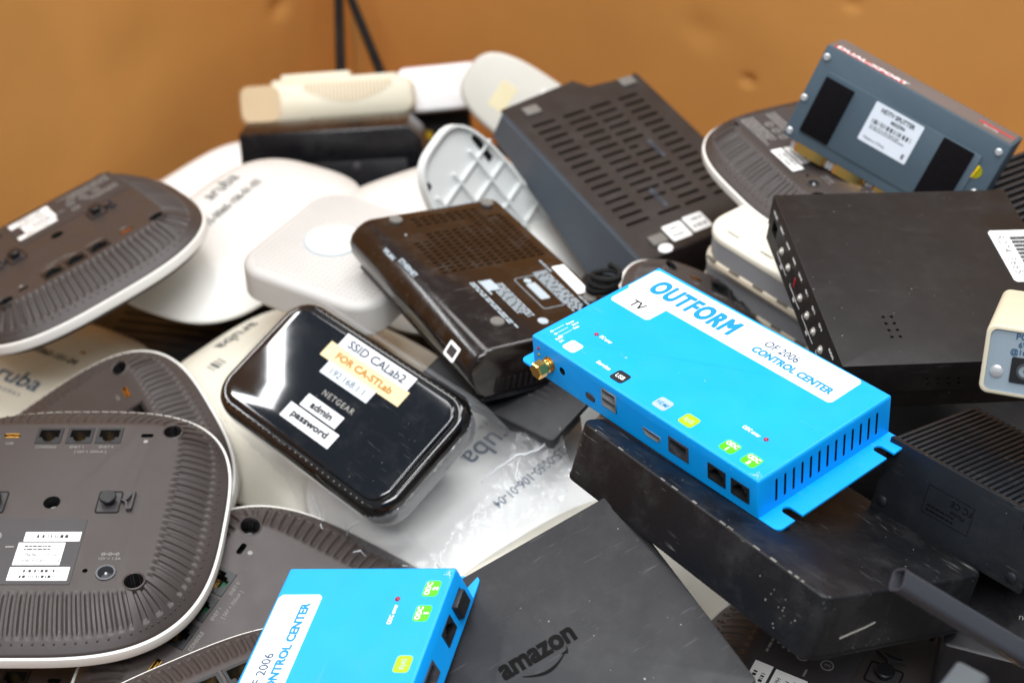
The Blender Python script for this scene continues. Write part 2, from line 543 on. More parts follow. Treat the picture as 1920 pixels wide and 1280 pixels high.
def bars(x, y, w, h, n, seed, z=0.0002):
    rnd = random.Random(seed)
    ps = []
    t = 0
    while t < 1:
        k = rnd.choice((.4, .6, 1.0, 1.5)) / n
        ps.append(box(x - w / 2 + w * t, x - w / 2 + w * min(1, t + k * .9), y - h / 2, y + h / 2, z - .00003, z + .00004))
        t += k + rnd.choice((.5, .8, 1.2)) / n
    return merge(*ps)


def lines(x, y, w, n, pitch, th, seed, z=0.0002, gaps=True):
    """rows of tiny unreadable print as broken strokes"""
    rnd = random.Random(seed)
    ps = []
    for i in range(n):
        t = 0
        end = rnd.uniform(.7, 1) if gaps else 1
        while t < end:
            k = min(rnd.uniform(.05, .16), end - t)
            yy = y - i * pitch
            ps.append(box(x + w * t, x + w * (t + k), yy - th / 2, yy + th / 2, z - .00003, z + .00003))
            t += k + .022
    return merge(*ps)


def face(axis, off):
    """place things drawn in x/y (z outwards) on a side of a box"""
    m = {'front': ((1, 0, 0), (0, 0, 1), (0, -1, 0)), 'right': ((0, 1, 0), (0, 0, 1), (1, 0, 0)),
         'left': ((0, -1, 0), (0, 0, 1), (-1, 0, 0)), 'back': ((-1, 0, 0), (0, 0, 1), (0, 1, 0))}[axis]
    R = Matrix((m[0], m[1], m[2])).transposed().to_4x4()
    n = Vector(m[2])
    return Matrix.Translation(n * off) @ R


def screw(x, y, r, z, T=IDM, h=0.0012):
    b = lathe([(r, z), (r, z + h * .5), (r * .7, z + h)], 16)
    c = box(-r * .6, r * .6, -r * .1, r * .1, z + h - .0001, z + h + .00005)
    m = tomesh(merge(b, c))
    m.transform(T @ Matrix.Translation((x, y, 0)))
    return m


def rj45_frame(w, h, depth=.009):
    """jack: frame with the stepped opening, and its back wall"""
    a, b = w * .39, h * .36
    hole = [(-a, b), (-a, -b * .35), (-a * .62, -b * .35), (-a * .62, -b * .8), (-a * .36, -b * .8), (-a * .36, -b * 1.12),
            (a * .36, -b * 1.12), (a * .36, -b * .8), (a * .62, -b * .8), (a * .62, -b * .35), (a, -b * .35), (a, b)]
    hole = hole[::-1]
    fr = panel(rrect(w, h, .0004, 2), [hole], -depth, .0003)
    return fr, (a, b)


def add_rj45(parent, x, y, w, h, T, mframe, flip=False, green=True, name='ethernet_port'):
    Tm = T @ Matrix.Translation((x, y, 0)) @ (Matrix.Rotation(math.pi, 4, 'Z') if flip else IDM)
    fr, (a, b) = rj45_frame(w, h)
    fr.transform(Tm)
    po = obj(name, fr, mframe, parent, flat=True)
    back = xf(box(-w * .48, w * .48, -h * .48, h * .48, -.0098, -.0088), Tm)
    obj('back_wall', back, M['dark'], po, flat=True)
    if green:
        obj('circuit_board', xf(box(-a * .8, a * .5, -b * 1.05, -b * .35, -.0086, -.004), Tm), M['green'], po, flat=True)
    cs = [xf(box(-a * .66 + i * a * .19, -a * .66 + i * a * .19 + a * .07, b * .1, b * .95, -.0075, -.0071), Tm) for i in range(8)]
    obj('contacts', merge(*cs), M['gold'], po, flat=True)
    return po


def dup(root, mw):
    def rec(o, parent):
        c = o.copy()
        C.objects.link(c)
        c.parent = parent
        for ch in o.children:
            rec(ch, c)
        return c
    r = rec(root, None)
    r.matrix_world = mw
    return r


def pose_matrix(pose, unit):
    loc, q, d = POSE[pose]
    R = Quaternion(q).to_matrix()
    return Matrix.Translation(Vector(loc) - R.col[2] * d[2]) @ R.to_4x4() @ Matrix.Scale(d[0] / unit, 4)

# ---------------------------------------------------------------- the bin: four cardboard walls and a bottom
def cardboard():
    m = mat('corrugated_cardboard', '#c8904e', 0.72, 0.25, mottle=0.07, mscale=6, bump=0.0)
    nt = m.node_tree; N, L = nt.nodes, nt.links
    p = N['Principled BSDF']
    tc = N.new('ShaderNodeTexCoord')
    mp = N.new('ShaderNodeMapping'); mp.inputs['Scale'].default_value = (60, 60, 900)
    L.new(tc.outputs['Object'], mp.inputs['Vector'])
    n1 = N.new('ShaderNodeTexNoise'); n1.inputs['Scale'].default_value = 1.0; n1.inputs['Detail'].default_value = 5
    L.new(mp.outputs[0], n1.inputs['Vector'])
    n2 = N.new('ShaderNodeTexNoise'); n2.inputs['Scale'].default_value = 420; n2.inputs['Detail'].default_value = 3
    L.new(tc.outputs['Object'], n2.inputs['Vector'])
    ad = N.new('ShaderNodeMath'); ad.operation = 'ADD'
    L.new(n1.outputs['Fac'], ad.inputs[0]); L.new(n2.outputs['Fac'], ad.inputs[1])
    bp = N.new('ShaderNodeBump'); bp.inputs['Strength'].default_value = 0.35; bp.inputs['Distance'].default_value = 0.0006
    L.new(ad.outputs[0], bp.inputs['Height']); L.new(bp.outputs[0], p.inputs['Normal'])
    return m


M['card'] = cardboard()
CORNER = Vector((-0.174, 1.52, 0))
LD = Vector((-math.cos(math.radians(58)), -math.sin(math.radians(58)), 0))
RD = Vector((math.sin(math.radians(58)), -math.cos(math.radians(58)), 0))
WALL_TOP = 0.80
BIN_Z = 0.10


def wall(o, d, length, inward, dents, seed, top=WALL_TOP):
    """corrugated sheet, 6 mm thick, gently buckled, with dents pressed into it"""
    bm = bmesh.new()
    nx, nz = 240, 150
    front, back = [], []
    for i in range(nx + 1):
        fr, bk = [], []
        for j in range(nz + 1):
            u = length * i / nx; z = BIN_Z + (top - BIN_Z) * j / nz
            b = 0.004 * noise.noise(Vector((u * 1.6 + seed, z * 1.6, seed))) + 0.0003 * noise.noise(Vector((u * 17, z * 17, seed)))
            b *= min(1, u / .06) * min(1, (length - u) / .06)
            for (du, dz, r, a) in dents:
                q = ((u - du) ** 2 + ((z - dz) * 1.3) ** 2) / (r * r)
                b += a * math.exp(-q) * (1 + .6 * (u - du) / r)
            p = o + d * u + Vector((0, 0, z)) + inward * b
            fr.append(bm.verts.new(p)); bk.append(bm.verts.new(p - inward * .006))
        front.append(fr); back.append(bk)
    for i in range(nx):
        for j in range(nz):
            bm.faces.new((front[i][j], front[i + 1][j], front[i + 1][j + 1], front[i][j + 1]))
            bm.faces.new((back[i][j], back[i][j + 1], back[i + 1][j + 1], back[i + 1][j]))
    for i in range(nx):
        bm.faces.new((front[i][nz], front[i + 1][nz], back[i + 1][nz], back[i][nz]))
    return bm


bin_root = link(bpy.data.objects.new('cardboard_bin', None))
tag(bin_root, 'large open brown cardboard bin holding the whole heap of devices', 'cardboard bin')
ZO = 0.0
dents_r = [(0.462, 0.262, 0.0055, -0.0065), (0.551, 0.363, 0.007, -0.003), (0.406, 0.300, 0.02, -0.002)]
dents_l = [(0.111, 0.269, 0.014, -0.004), (0.3, 0.30, 0.05, -0.002)]
obj('side_panel', wall(CORNER, LD, 1.2, RD, dents_l, 1.3), M['card'], bin_root)
obj('side_panel', wall(CORNER - LD * 0.006 - RD * 0.02, RD, 1.04, LD, [(u + .02, z, r, a) for u, z, r, a in dents_r], 5.1), M['card'], bin_root)
obj('side_panel', wall(CORNER + LD * 1.2, RD, 1.02, -LD, [], 8.4, 0.30), M['card'], bin_root)
obj('side_panel', wall(CORNER + RD * 1.02, LD, 1.2, -RD, [], 11.7, 0.30), M['card'], bin_root)
fl = bmesh.new()
q = [CORNER, CORNER + LD * 1.2, CORNER + LD * 1.2 + RD * 1.02, CORNER + RD * 1.02]
lo = [fl.verts.new(p + Vector((0, 0, BIN_Z - .008))) for p in q]; hi_ = [fl.verts.new(p + Vector((0, 0, BIN_Z - .001))) for p in q]
fl.faces.new(hi_); fl.faces.new(lo[::-1])
for i in range(4):
    fl.faces.new((lo[i], lo[(i + 1) % 4], hi_[(i + 1) % 4], hi_[i]))
obj('bottom_panel', fl, M['card'], bin_root, flat=True)
gb = bmesh.new()
for x, y in ((-4, -4), (4, -4), (4, 4), (-4, 4)):
    gb.verts.new((x, y, 0.0))
gb.faces.new(gb.verts[:])
fo = obj('floor', gb, mat('concrete_floor', '#77756f', 0.7, 0.3, mottle=0.15, mscale=3), None, flat=True)
tag(fo, kind='structure')

# ---------------------------------------------------------------- access points, underside up
OCT = []                 # one eighth of the outline: (inner point, outer point, recess weight)
N_SIDE, N_COR, SIDE_HALF, PITCH = 120, 44, 0.0520, 0.00452


def sup_x(y, a, n):
    return a * max(0.0, 1 - (y / a) ** n) ** (1 / n)


def diag(a, n):
    return a * 2 ** (-1 / n)


for k in range(N_SIDE + N_COR):
    if k < N_SIDE:
        f = k / N_SIDE
        yi, yo = SIDE_HALF * f, 0.0600 * f
        tau = (yi / PITCH + .5) % 1.0 - .5
        g = max(0.0, 1 - (abs(tau) / .33) ** 5)
        if yi > SIDE_HALF - .3 * PITCH: g = 0.0
    else:
        f = (k - N_SIDE) / N_COR
        yi = SIDE_HALF + (diag(.0605, 9) - SIDE_HALF) * f
        yo = .0600 + (diag(.0905, 3.05) - .0600) * f
        g = max(max(0.0, 1 - (abs(f - 1.0) / .17) ** 5), max(0.0, 1 - (abs(f - .40) / .17) ** 5))
    OCT.append(((sup_x(yi, .0605, 9), yi), (sup_x(yo, .0905, 3.05), yo), g))
FULL = []
for qd in range(4):
    c_, s_ = ((1, 0), (0, 1), (-1, 0), (0, -1))[qd]
    seq = [(a, b, g, False) for a, b, g in OCT] + [(a, b, g, True) for a, b, g in reversed(OCT)]
    seq = seq[:-1]
    for a, b, g, mir in seq:
        if mir: a, b = (a[1], a[0]), (b[1], b[0])
        FULL.append(((a[0] * c_ - a[1] * s_, a[0] * s_ + a[1] * c_), (b[0] * c_ - b[1] * s_, b[0] * s_ + b[1] * c_), g))


def ap_profile():
    rings = []
    K = 26
    for k in range(K + 1):
        u = k / K
        z0 = -.0175 * u ** 1.55
        e = min(1, max(0, (u - .07) / .06)) * min(1, max(0, (.76 - u) / .06))
        rings.append([(a[0] + (b[0] - a[0]) * u, a[1] + (b[1] - a[1]) * u, z0 - .0016 * g * e) for a, b, g in FULL])
    return rings


_r = ap_profile()
_last = [(x, y, -.0165) for x, y, z in _r[-1]]


def scaled(r, k, dz):
    return [(x * k, y * k, z + dz) for x, y, z in r]


def make_ap(label, pose, plate=True):
    t, w, d, h = thing('access_point', label, 'access point', pose, 'brown access points lying face down', unit=.186)
    base = loft([scaled(_last, .97, -.012)] + [scaled(_last, 1.0, -.0015)] + list(reversed(_r)))
    cutters = []
    for x in (21, 4.5, -13):
        cutters.append(box((x - 7.4) * mm, (x + 7.4) * mm, 45.6 * mm, 58.4 * mm, -.0095, .004))
    cutters.append(box(-38.5 * mm, -29.5 * mm, 50.2 * mm, 53.8 * mm, -.006, .004))       # usb
    cutters.append(tomesh(prism(rrect(7 * mm, 3 * mm, 1.2 * mm, 3, 42.5 * mm, 52 * mm), -.006, .004)))
    for x, y, r in ((59, 58, 5), (57, -58, 5), (-58, 58, 5), (-57, -58, 5)):
        cutters.append(xf(prism(circle(r * mm, 20), -.012, .006), Matrix.Translation((x * .955 * mm, y * .955 * mm, 0))))
    for x, y, r in ((0, 0, 4.6), (39, -50, 5.4), (28, -48.5, 1.4)):
        cutters.append(xf(prism(circle(r * mm, 20), -.009, .004), Matrix.Translation((x * mm, y * mm, 0))))
    me = cut(base, cutters, M['ap_brown'], M['dark'])
    sh = obj('base_shell', me, [M['ap_brown'], M['dark']], t, ang=50)
    dots = []
    pp = [(a[0] + (b[0] - a[0]) * .84, a[1] + (b[1] - a[1]) * .84) for k, (a, b, g) in enumerate(FULL) if k % 11 == 5]
    for i, (x, y) in enumerate(pp):
        dots.append(xf(lathe([(.0007, -.0012), (.0006, .0002), (.0002, .0005)], 6), Matrix.Translation((x, y, -.0131))))
    obj('bump_row', merge(*dots), M['ap_brown'], t)
    # pale cover seen as the rim, domed below
    cov = loft([[(x * .5, y * .5, -.042) for x, y, z in _last]] + [[(x * .72, y * .72, -.0375) for x, y, z in _last],
               [(x * .93, y * .93, -.0290) for x, y, z in _last], [(x * 1.015, y * 1.015, -.0245) for x, y, z in _last],
               [(x * 1.020, y * 1.020, -.0210) for x, y, z in _last], [(x * 1.015, y * 1.015, -.0185) for x, y, z in _last],
               [(x * 1.004, y * 1.004, -.0180) for x, y, z in _last]])
    obj('cover', cov, M['ap_rim'], t, ang=50)
    # ports
    for x, nm in ((21, 'ENET 0'), (4.5, 'ENET 1'), (-13, 'CONSOLE')):
        add_rj45(t, x * mm, 52 * mm, 14.4 * mm, 12.4 * mm, IDM, M['jack'], flip=False, green=(x > 0))
    u = obj('usb_port', merge(box(-38.2 * mm, -29.8 * mm, 53.0 * mm, 53.6 * mm, -.006, .0001), box(-38.2 * mm, -29.8 * mm, 50.4 * mm, 50.9 * mm, -.006, .0001),
                              box(-37.5 * mm, -30.5 * mm, 51.6 * mm, 52.3 * mm, -.006, -.0008)), M['gold'], t, flat=True)
    jk = obj('power_jack', merge(lathe([(5.2 * mm, -.008), (5.2 * mm, .0006), (4.2 * mm, .0006), (3.4 * mm, -.004), (.0, -.004)], 24, Matrix.Translation((39 * mm, -50 * mm, 0)))),
             M['jack_grey'], t)
    obj('centre_pin', lathe([(.9 * mm, -.007), (.9 * mm, -.0005), (.4 * mm, 0)], 10, Matrix.Translation((39 * mm, -50 * mm, 0))), M['steel'], jk)
    obj('screw', lathe([(2.6 * mm, -.0085), (2.6 * mm, -.006), (1.2 * mm, -.0056)], 14), M['steel'], t)
    for x, y in ((59, 58), (57, -58), (-58, 58), (-57, -58)):
        obj('screw', lathe([(2.2 * mm, -.0115), (2.2 * mm, -.0098), (1.0 * mm, -.0093)], 14, Matrix.Translation((x * .955 * mm, y * .955 * mm, 0))), M['steel'], t)
    for x, y in ((59, 58), (57, -58), (-58, 58), (-57, -58)):
        ring = loft([[(x * .955 * mm + r * mm * math.cos(q * math.pi / 14), y * .955 * mm + r * mm * math.sin(q * math.pi / 14), z) for q in range(28)] for r, z in ((5.0, -.011), (5.0, .0001), (5.4, .0004), (6.0, .0001), (6.6, -.007))], False, False)
        obj('foot_socket', ring, M['ap_brown'], t)
    for s in (1, -1):
        cx = 31 * s * mm
        m = obj('mount_recess', panel(rrect(13 * mm, 16 * mm, 1.5 * mm, 4, cx, 0), [rrect(11.6 * mm, 14.6 * mm, 1.2 * mm, 4, cx, 0)[::-1]], -.0002, .0005), M['dark'], t, flat=True)
        obj('recess_plate', prism(rrect(11.8 * mm, 14.8 * mm, 1.2 * mm, 4, cx, 0), -.0004, .0002), M['label_dark'], m, flat=True)
        obj('mount_stud', lathe([(3.0 * mm, 0), (3.0 * mm, 3.2 * mm), (4.5 * mm, 3.4 * mm), (4.6 * mm, 4.8 * mm), (4.1 * mm, 5.3 * mm)], 20, Matrix.Translation((cx, 0, 0))), M['jack'], m)
        hk = [(6.6, 0), (9.2, 1.6), (12.2, 7.4), (13.6, 6.8), (13.4, -6.5), (10.6, -6.9), (9.0, -1.4)]
        inner = [(9.3, -.2), (10.4, 1.0), (12.3, 4.8), (12.3, -5.0), (11.3, -5.4), (10.1, -1.2)]
        f = lambda P: [(cx + s * x * mm, s * y * mm) for x, y in P]
        o_, i_ = f(hk), f(inner)
        obj('latch_hook', panel(o_, [i_[::-1]], -.0002, .0022), M['label_dark'], m, flat=True)
    # printing
    tx = [text('CONSOLE', -13 * mm, 42.6 * mm, 2.6 * mm, 'CENTER'), text('ENET 1', 4.5 * mm, 42.6 * mm, 2.6 * mm, 'CENTER'),
          text('ENET 0', 21 * mm, 42.6 * mm, 2.6 * mm, 'CENTER'), text('[ 56V = 350mA ]', 12.8 * mm, 38.8 * mm, 2.6 * mm, 'CENTER'),
          text('USB', -34 * mm, 45.5 * mm, 2.6 * mm, 'CENTER')]
    tx.append(xf(prism(circle(1.3 * mm, 12), 0.0001, 0.0003), Matrix.Translation((42.5 * mm, 47.0 * mm, 0))))
    obj('polarity_print', merge(text('12V = 1.5A', 39 * mm, -40.5 * mm, 2.6 * mm, 'CENTER'), text('o-o-o', 39 * mm, -37.0 * mm, 4.2 * mm, 'CENTER', bold=.01)), M['dim_ink'], t, flat=True)
    obj('printed_text', merge(*tx), M['dim_ink'], t, flat=True)
    # regulatory panel and its stickers
    if plate:
        lb = obj('rating_panel', panel(rrect(84 * mm, 46 * mm, 1 * mm, 3, -20 * mm, -35 * mm), [], -.0001, .0003), M['label_dark'], t, flat=True)
        st = merge(box(-8.5 * mm, 21 * mm, -28.5 * mm, -22 * mm, .0003, .0005), box(-10.5 * mm, 14 * mm, -45 * mm, -29.5 * mm, .0003, .0005),
                   box(-11 * mm, 20 * mm, -55.5 * mm, -46.5 * mm, .0003, .0005))
        st = obj('paper_stickers', st, M['white_label'], lb, flat=True)
        ink = [bars(7 * mm, -25.2 * mm, 18 * mm, 2.2 * mm, 14, 5, .0006), bars(5 * mm, -49.2 * mm, 20 * mm, 1.8 * mm, 18, 6, .0006),
               bars(5 * mm, -53 * mm, 20 * mm, 1.8 * mm, 18, 7, .0006), text('Made in China', -6 * mm, -38 * mm, 3.0 * mm, z=.0006),
               text('Hecho en China', -6 * mm, -42 * mm, 3.0 * mm, z=.0006), lines(-7 * mm, -32 * mm, 18 * mm, 2, 2.4 * mm, 1.0 * mm, 3, .0006)]
        obj('sticker_print', merge(*ink), M['black_ink'], lb, flat=True)
        lg = [lines(-58 * mm, -25 * mm, 26 * mm, 3, 3.0 * mm, 1.2 * mm, 9, .0005), lines(-58 * mm, -44 * mm, 40 * mm, 4, 3.0 * mm, 1.2 * mm, 10, .0005)]
        for cx, cy in ((-24, -25), (-24, -37), (-34, -37), (-44, -37)):
            lg.append(panel(circle(3.2 * mm, 20, cx * mm, cy * mm), [circle(2.5 * mm, 20, cx * mm, cy * mm)[::-1]], .0004, .0006))
            lg.append(text(random.Random(cx).choice(('N', 'S', 'C', 'E')), cx * mm, cy * mm, 4 * mm, 'CENTER', z=.0005))
        lg.append(box(-17 * mm, -12.5 * mm, -33 * mm, -32 * mm, .0004, .0006))
        obj('approval_marks', merge(*lg), M['dim_ink'], lb, flat=True)
    return t


ap0 = make_ap('large brown access point lying flat at lower left, white stickers on a dark panel', 'ap_big')
G_AP = 'brown access points lying face down'


def place_ap(pose, label):
    r = dup(ap0, pose_matrix(pose, .186))
    tag(r, label, 'access point', G_AP)
    return r


place_ap('ap_low', 'brown access point with green ports between the large one and the lower blue box')
place_ap('ap_mid', 'brown access point corner rising behind the large flat one, left of the taped router')
place_ap('ap_topleft', 'brown access point leaning against the left cardboard wall with a torn white sticker')
place_ap('ap_blue', 'brown access point with white rim behind the far corner of the large blue box')
place_ap('ap_split', 'brown access point with thick white rim standing under the slate blue splitter box')
place_ap('ap_br', 'dark shaded access point under the scuffed black slab, below the clear tube')
place_ap('ap_bot', 'brown access point at the bottom edge, tucked under the lower blue box')
place_ap('ap_bl', 'brown access point showing only a rounded corner at the bottom left')
ATL = [o for o in bpy.data.objects if o.parent is None and o.get('label', '').startswith('brown access point leaning')][0]
ZO = POSE['ap_topleft'][2][2] / (POSE['ap_topleft'][2][0] / .186)
ts = panel([(27 * mm, -24 * mm), (46 * mm, -22 * mm), (46 * mm, -18 * mm), (43 * mm, -16 * mm), (46 * mm, -14 * mm), (45 * mm, -9 * mm), (27 * mm, -11 * mm)], [], .0003, .0006)
obj('torn_sticker', ts, M['white_label'], ATL, flat=True)

# ---------------------------------------------------------------- access points, white face up
def dome_z(s):
    return -0.003 * s * s - 0.018 * max(0.0, (s - .52) / .48) ** 2.3


def gauge(x, y, a, b, n=3.1):
    return ((abs(x) / a) ** n + (abs(y) / b) ** n) ** (1 / n)


def white_ap(label, pose, m, prints=(), ribs=True, name='white_access_point', group='white access points lying face up'):
    t, w, d, h = thing(name, label, 'access point', pose, group)
    a, b = w / 2, d / 2
    n = 3.1
    NN = 480
    rings = []
    for k in range(1, 27):
        s = k / 26
        pts = superell(a * s, b * s, n, NN)
        r = []
        for i, (x, y) in enumerate(pts):
            z = dome_z(s)
            if ribs and .80 < s < .985:
                side = abs(y) / b > abs(x) / a
                if side and abs(x) < a * .8:
                    g = max(0, 1 - (abs(((x / .0052) % 1) - .5) / .3) ** 4)
                    z -= .0009 * g * min(1, (s - .8) / .03) * min(1, (.985 - s) / .03)
            r.append((x, y, z))
        rings.append(r)
    low = [[(x * 1.0, y * 1.0, -.0235) for x, y, z in rings[-1]]]
    top = loft(list(reversed(rings)) , cap0=False, cap1=True)
    skirt = loft([[(x, y, -.024) for x, y, z in rings[-1]], [(x * 1.008, y * 1.008, -.0225) for x, y, z in rings[-1]],
                  [(x, y, z) for x, y, z in rings[-1]]], cap0=True, cap1=False)
    obj('cover', merge(top, skirt), m, t, ang=60)
    base = loft([[(x * .62, y * .62, -min(h, .046)) for x, y, z in rings[-1]], [(x * .68, y * .68, -min(h, .046) + .002) for x, y, z in rings[-1]],
                 [(x * .97, y * .97, -.0262) for x, y, z in rings[-1]], [(x * .985, y * .985, -.0242) for x, y, z in rings[-1]]])
    obj('base_shell', base, M['ap_brown'], t, ang=60)
    for nm, me, mt in prints:
        me = tomesh(me)
        for v in me.vertices:
            v.co.z = v.co.z + dome_z(min(1, gauge(v.co.x, v.co.y, a, b, n))) + .0002
        obj(nm, me, mt, t, flat=True)
    return t


white_ap('white lettered access point under the clear plastic bag, left of the black slab', 'white_plastic', M['ap_brightened'],
         [('printed_logo', merge(text('aruba', -18 * mm, -8 * mm, 21 * mm, 'CENTER', bold=.004), text('N E T W O R K S', -18 * mm, -22 * mm, 4.6 * mm, 'CENTER')), M['navy_ink']),
          ('handwritten_number', text('35-0060-106-01-04', -12 * mm, 27 * mm, 9 * mm, 'CENTER', bold=.004, sx=.85, shear=.1), M['navy_ink'])])
white_ap('cream lettered access point at the left edge, below the leaning brown one', 'white_ll', M['ap_cream'],
         [('printed_logo', merge(text('aruba', -2 * mm, -2 * mm, 21 * mm, 'CENTER', bold=.004), text('N E T W O R K S', -2 * mm, -16 * mm, 4.6 * mm, 'CENTER')), M['navy_ink']),
          ('handwritten_number', text('35-0060-101-04', 3 * mm, 30 * mm, 9 * mm, 'CENTER', bold=.004, sx=.8, shear=.1), M['black_ink']),
          ('yellow_stain', panel(rrect(40 * mm, 2.6 * mm, 1 * mm, 3, 40 * mm, 42 * mm), [], 0, .0001), M['orange_ink'])])
white_ap('cream access point beneath the shiny taped router, small barcode near its left rim', 'white_mid', M['ap_cream'],
         [('printed_logo', text('aruba', -10 * mm, -67 * mm, 16 * mm, 'CENTER', bold=.004), M['black_ink']),
          ('barcode_sticker', bars(24 * mm, -52 * mm, 12 * mm, 8 * mm, 7, 3), M['tape_ink'])])
white_ap('white numbered access point between the leaning brown one and the plain black box', 'white_l', M['ap_white'],
         [('printed_logo', text('aruba', 22 * mm, 33 * mm, 17 * mm, 'CENTER', bold=.0), M['black_ink']),
          ('handwritten_number', text('35-0060-106-01-03', 8 * mm, 12 * mm, 10.5 * mm, 'CENTER', bold=.004, sx=.85, shear=.1), M['tag_black'])], ribs=False)
white_ap('white access point against the left cardboard wall, beside the plain black box', 'white_back', M['ap_brightened'],
         [('handwritten_number', text('35-0060-101', 0 * mm, -30 * mm, 11 * mm, 'CENTER', sx=.9), M['tag_grey'])], ribs=False)
white_ap('plain white access point between the lattice cover and the dotted unit', 'white_r', M['ap_white'], ribs=False)
white_ap('white ribbed access point in the gap between arrow logo box and scuffed slab', 'white_under', M['ap_cream'])

# ---------------------------------------------------------------- blue control boxes
def make_blue(label, pose):
    t, w, d, h = thing('control_box', label, 'control box', pose, 'blue control boxes', unit=.1526)
    a, b = .0763, .0426
    body = tomesh(prism(rrect(2 * a, 2 * b, .0012, 3), -.0209, 0, .0013, 3))
    cs = []
    for i in range(13):
        y = (-31.5 + 64.5 * i / 12) * mm
        for s in (1, -1):
            cs.append(box(s * a - .004, s * a + .004, y - .0007, y + .0007, -.0172, -.0048, .00069, 2))
    F = face('front', b)
    cs.append(box(-24.6 * mm, -14.4 * mm, -b - .004, -b + .011, -14.6 * mm, -4.2 * mm))
    hd = [(3.9, -11.5), (15.5, -11.5), (15.5, -13.2), (13.6, -15.2), (5.8, -15.2), (3.9, -13.2)]
    hd = [(x * mm, z * mm) for x, z in hd][::-1]
    cs.append(xf(prism(hd, -.009, .004), F))
    cs.append(box(20.8 * mm, 33.8 * mm, -b - .004, -b + .010, -15.8 * mm, -6.9 * mm))
    cs.append(box(45.9 * mm, 56.9 * mm, -b - .004, -b + .010, -16.1 * mm, -7.2 * mm))
    cs.append(box(60.1 * mm, 71.1 * mm, -b - .004, -b + .010, -16.1 * mm, -7.2 * mm))
    cs.append(xf(prism(circle(2.1 * mm, 20, -53.6 * mm, -10.4 * mm), -.01, .004), F))
    cs.append(xf(prism(rrect(7 * mm, 4.2 * mm, 2 * mm, 5, -33.3 * mm, -15.0 * mm), -.004, .004), F))
    me = cut(body, cs, M['blue'], M['dark'])
    obj('case', me, [M['blue'], M['dark']], t, ang=30)
    # base plate with open mounting slots
    o = []
    def side(s):
        pts = []
        X = 87.8 * mm
        for yc in (-29.6 * mm, 29.6 * mm):
            pts += [(X, yc - 2.4 * mm)] + [(81.2 * mm + 2.4 * mm * math.cos(q), yc + 2.4 * mm * math.sin(q)) for q in [math.radians(270 - 20 * k) for k in range(10)]] + [(X, yc + 2.4 * mm)]
        return [(s * x, s * y) for x, y in pts]
    Y = 42.2 * mm
    def cor(x, y, r, a0):
        return [(x + r * math.cos(math.radians(a0 + 18 * k)), y + r * math.sin(math.radians(a0 + 18 * k))) for k in range(6)]
    r = 3.2 * mm
    out = cor(87.8 * mm - r, -Y + r, r, 270) + side(1) + cor(87.8 * mm - r, Y - r, r, 0) + cor(-87.8 * mm + r, Y - r, r, 90) + side(-1) + cor(-87.8 * mm + r, -Y + r, r, 180)
    obj('mounting_plate', panel(out, [], -.0219, -.0209), M['blue'], t, flat=True)
    # white label
    L = [(-72.5, 39.8), (59, 41.0), (61, 39.5), (61.2, 20), (59.8, 18.4), (-44.4, 17.6), (-44.6, 6.4), (-46, 5.0), (-70.8, 5.0), (-72.4, 6.6), (-72.6, 18.6), (-74.2, 19.6), (-74.4, 38)]
    lab = obj('white_label', panel([(x * mm, y * mm) for x, y in L][::-1], [], -.0001, .00015), M['white_label'], t, flat=True)
    obj('blue_print', merge(fit('OUTFORM', -65.2 * mm, -8.2 * mm, 23.2 * mm, 35.6 * mm, .0012, gap=1.12), fit('CONTROL CENTER', 7.7 * mm, 56.6 * mm, 22.6 * mm, 27.4 * mm, .0005),
                            text('TM', -9.6 * mm, 24.6 * mm, 1.6 * mm)), M['blue_ink'], lab, flat=True)
    obj('thin_print', merge(fit('OF 2006', 9.2 * mm, 29.8 * mm, 29.8 * mm, 34.6 * mm, .00012), box(3.75 * mm, 4.0 * mm, 24.0 * mm, 35 * mm, .0001, .0002)), M['navy_ink'], lab, flat=True)
    obj('tv_print', fit('TV', -62.2 * mm, -53.6 * mm, 8.3 * mm, 13.8 * mm, .0003), M['black_ink'], lab, flat=True)
    # coloured tags
    for x, nm, ms, mi, tx, sx, sz in ((-19.8, 'usb_tag', 'tag_black', 'white_ink', 'USB', .9, 3.6), (9.1, 'hdmi_tag', 'tag_grey', 'blue_ink', 'HDMI', .8, 3.4),
                                  (26.2, 'network_tag', 'tag_lime', 'grey_ink', 'Rj45', .85, 3.5), (51.7, 'odc_tag', 'tag_green', 'white_ink', 'ODC|1', .85, 3.5),
                                  (64.6, 'odc_tag', 'tag_green', 'white_ink', 'ODC|2', .85, 3.5), (-54.0, 'power_tag', 'white_label', 'tag_grey', '::', .9, 3.4)):
        g = obj(nm, panel(rrect(8.4 * mm, 7.6 * mm, 1.7 * mm, 5, x * mm, -34.7 * mm), [], -.0001, .00015), M[ms], t, flat=True)
        if '|' in tx:
            q = tx.split('|')
            pm = merge(text(q[0], x * mm, -33.2 * mm, sz * mm, 'CENTER', bold=.03, sx=sx), text(q[1], x * mm, -36.7 * mm, sz * mm * .95, 'CENTER', bold=.045))
        else:
            pm = text(tx, x * mm, -34.9 * mm, sz * mm, 'CENTER', bold=.008, sx=sx)
        obj('tag_print', pm, M[mi], g, flat=True)
    for q in (fit('Service', -36.4 * mm, -27.2 * mm, -35.5 * mm, -33.2 * mm, .0002), fit('ODC error', 45.8 * mm, 56.0 * mm, -21.6 * mm, -19.4 * mm, .00014), fit('DC error', -50.8 * mm, -42.6 * mm, -20.8 * mm, -18.6 * mm, .00014)):
        obj('printed_word', q, M['white_ink'], t, flat=True)
    wt = []
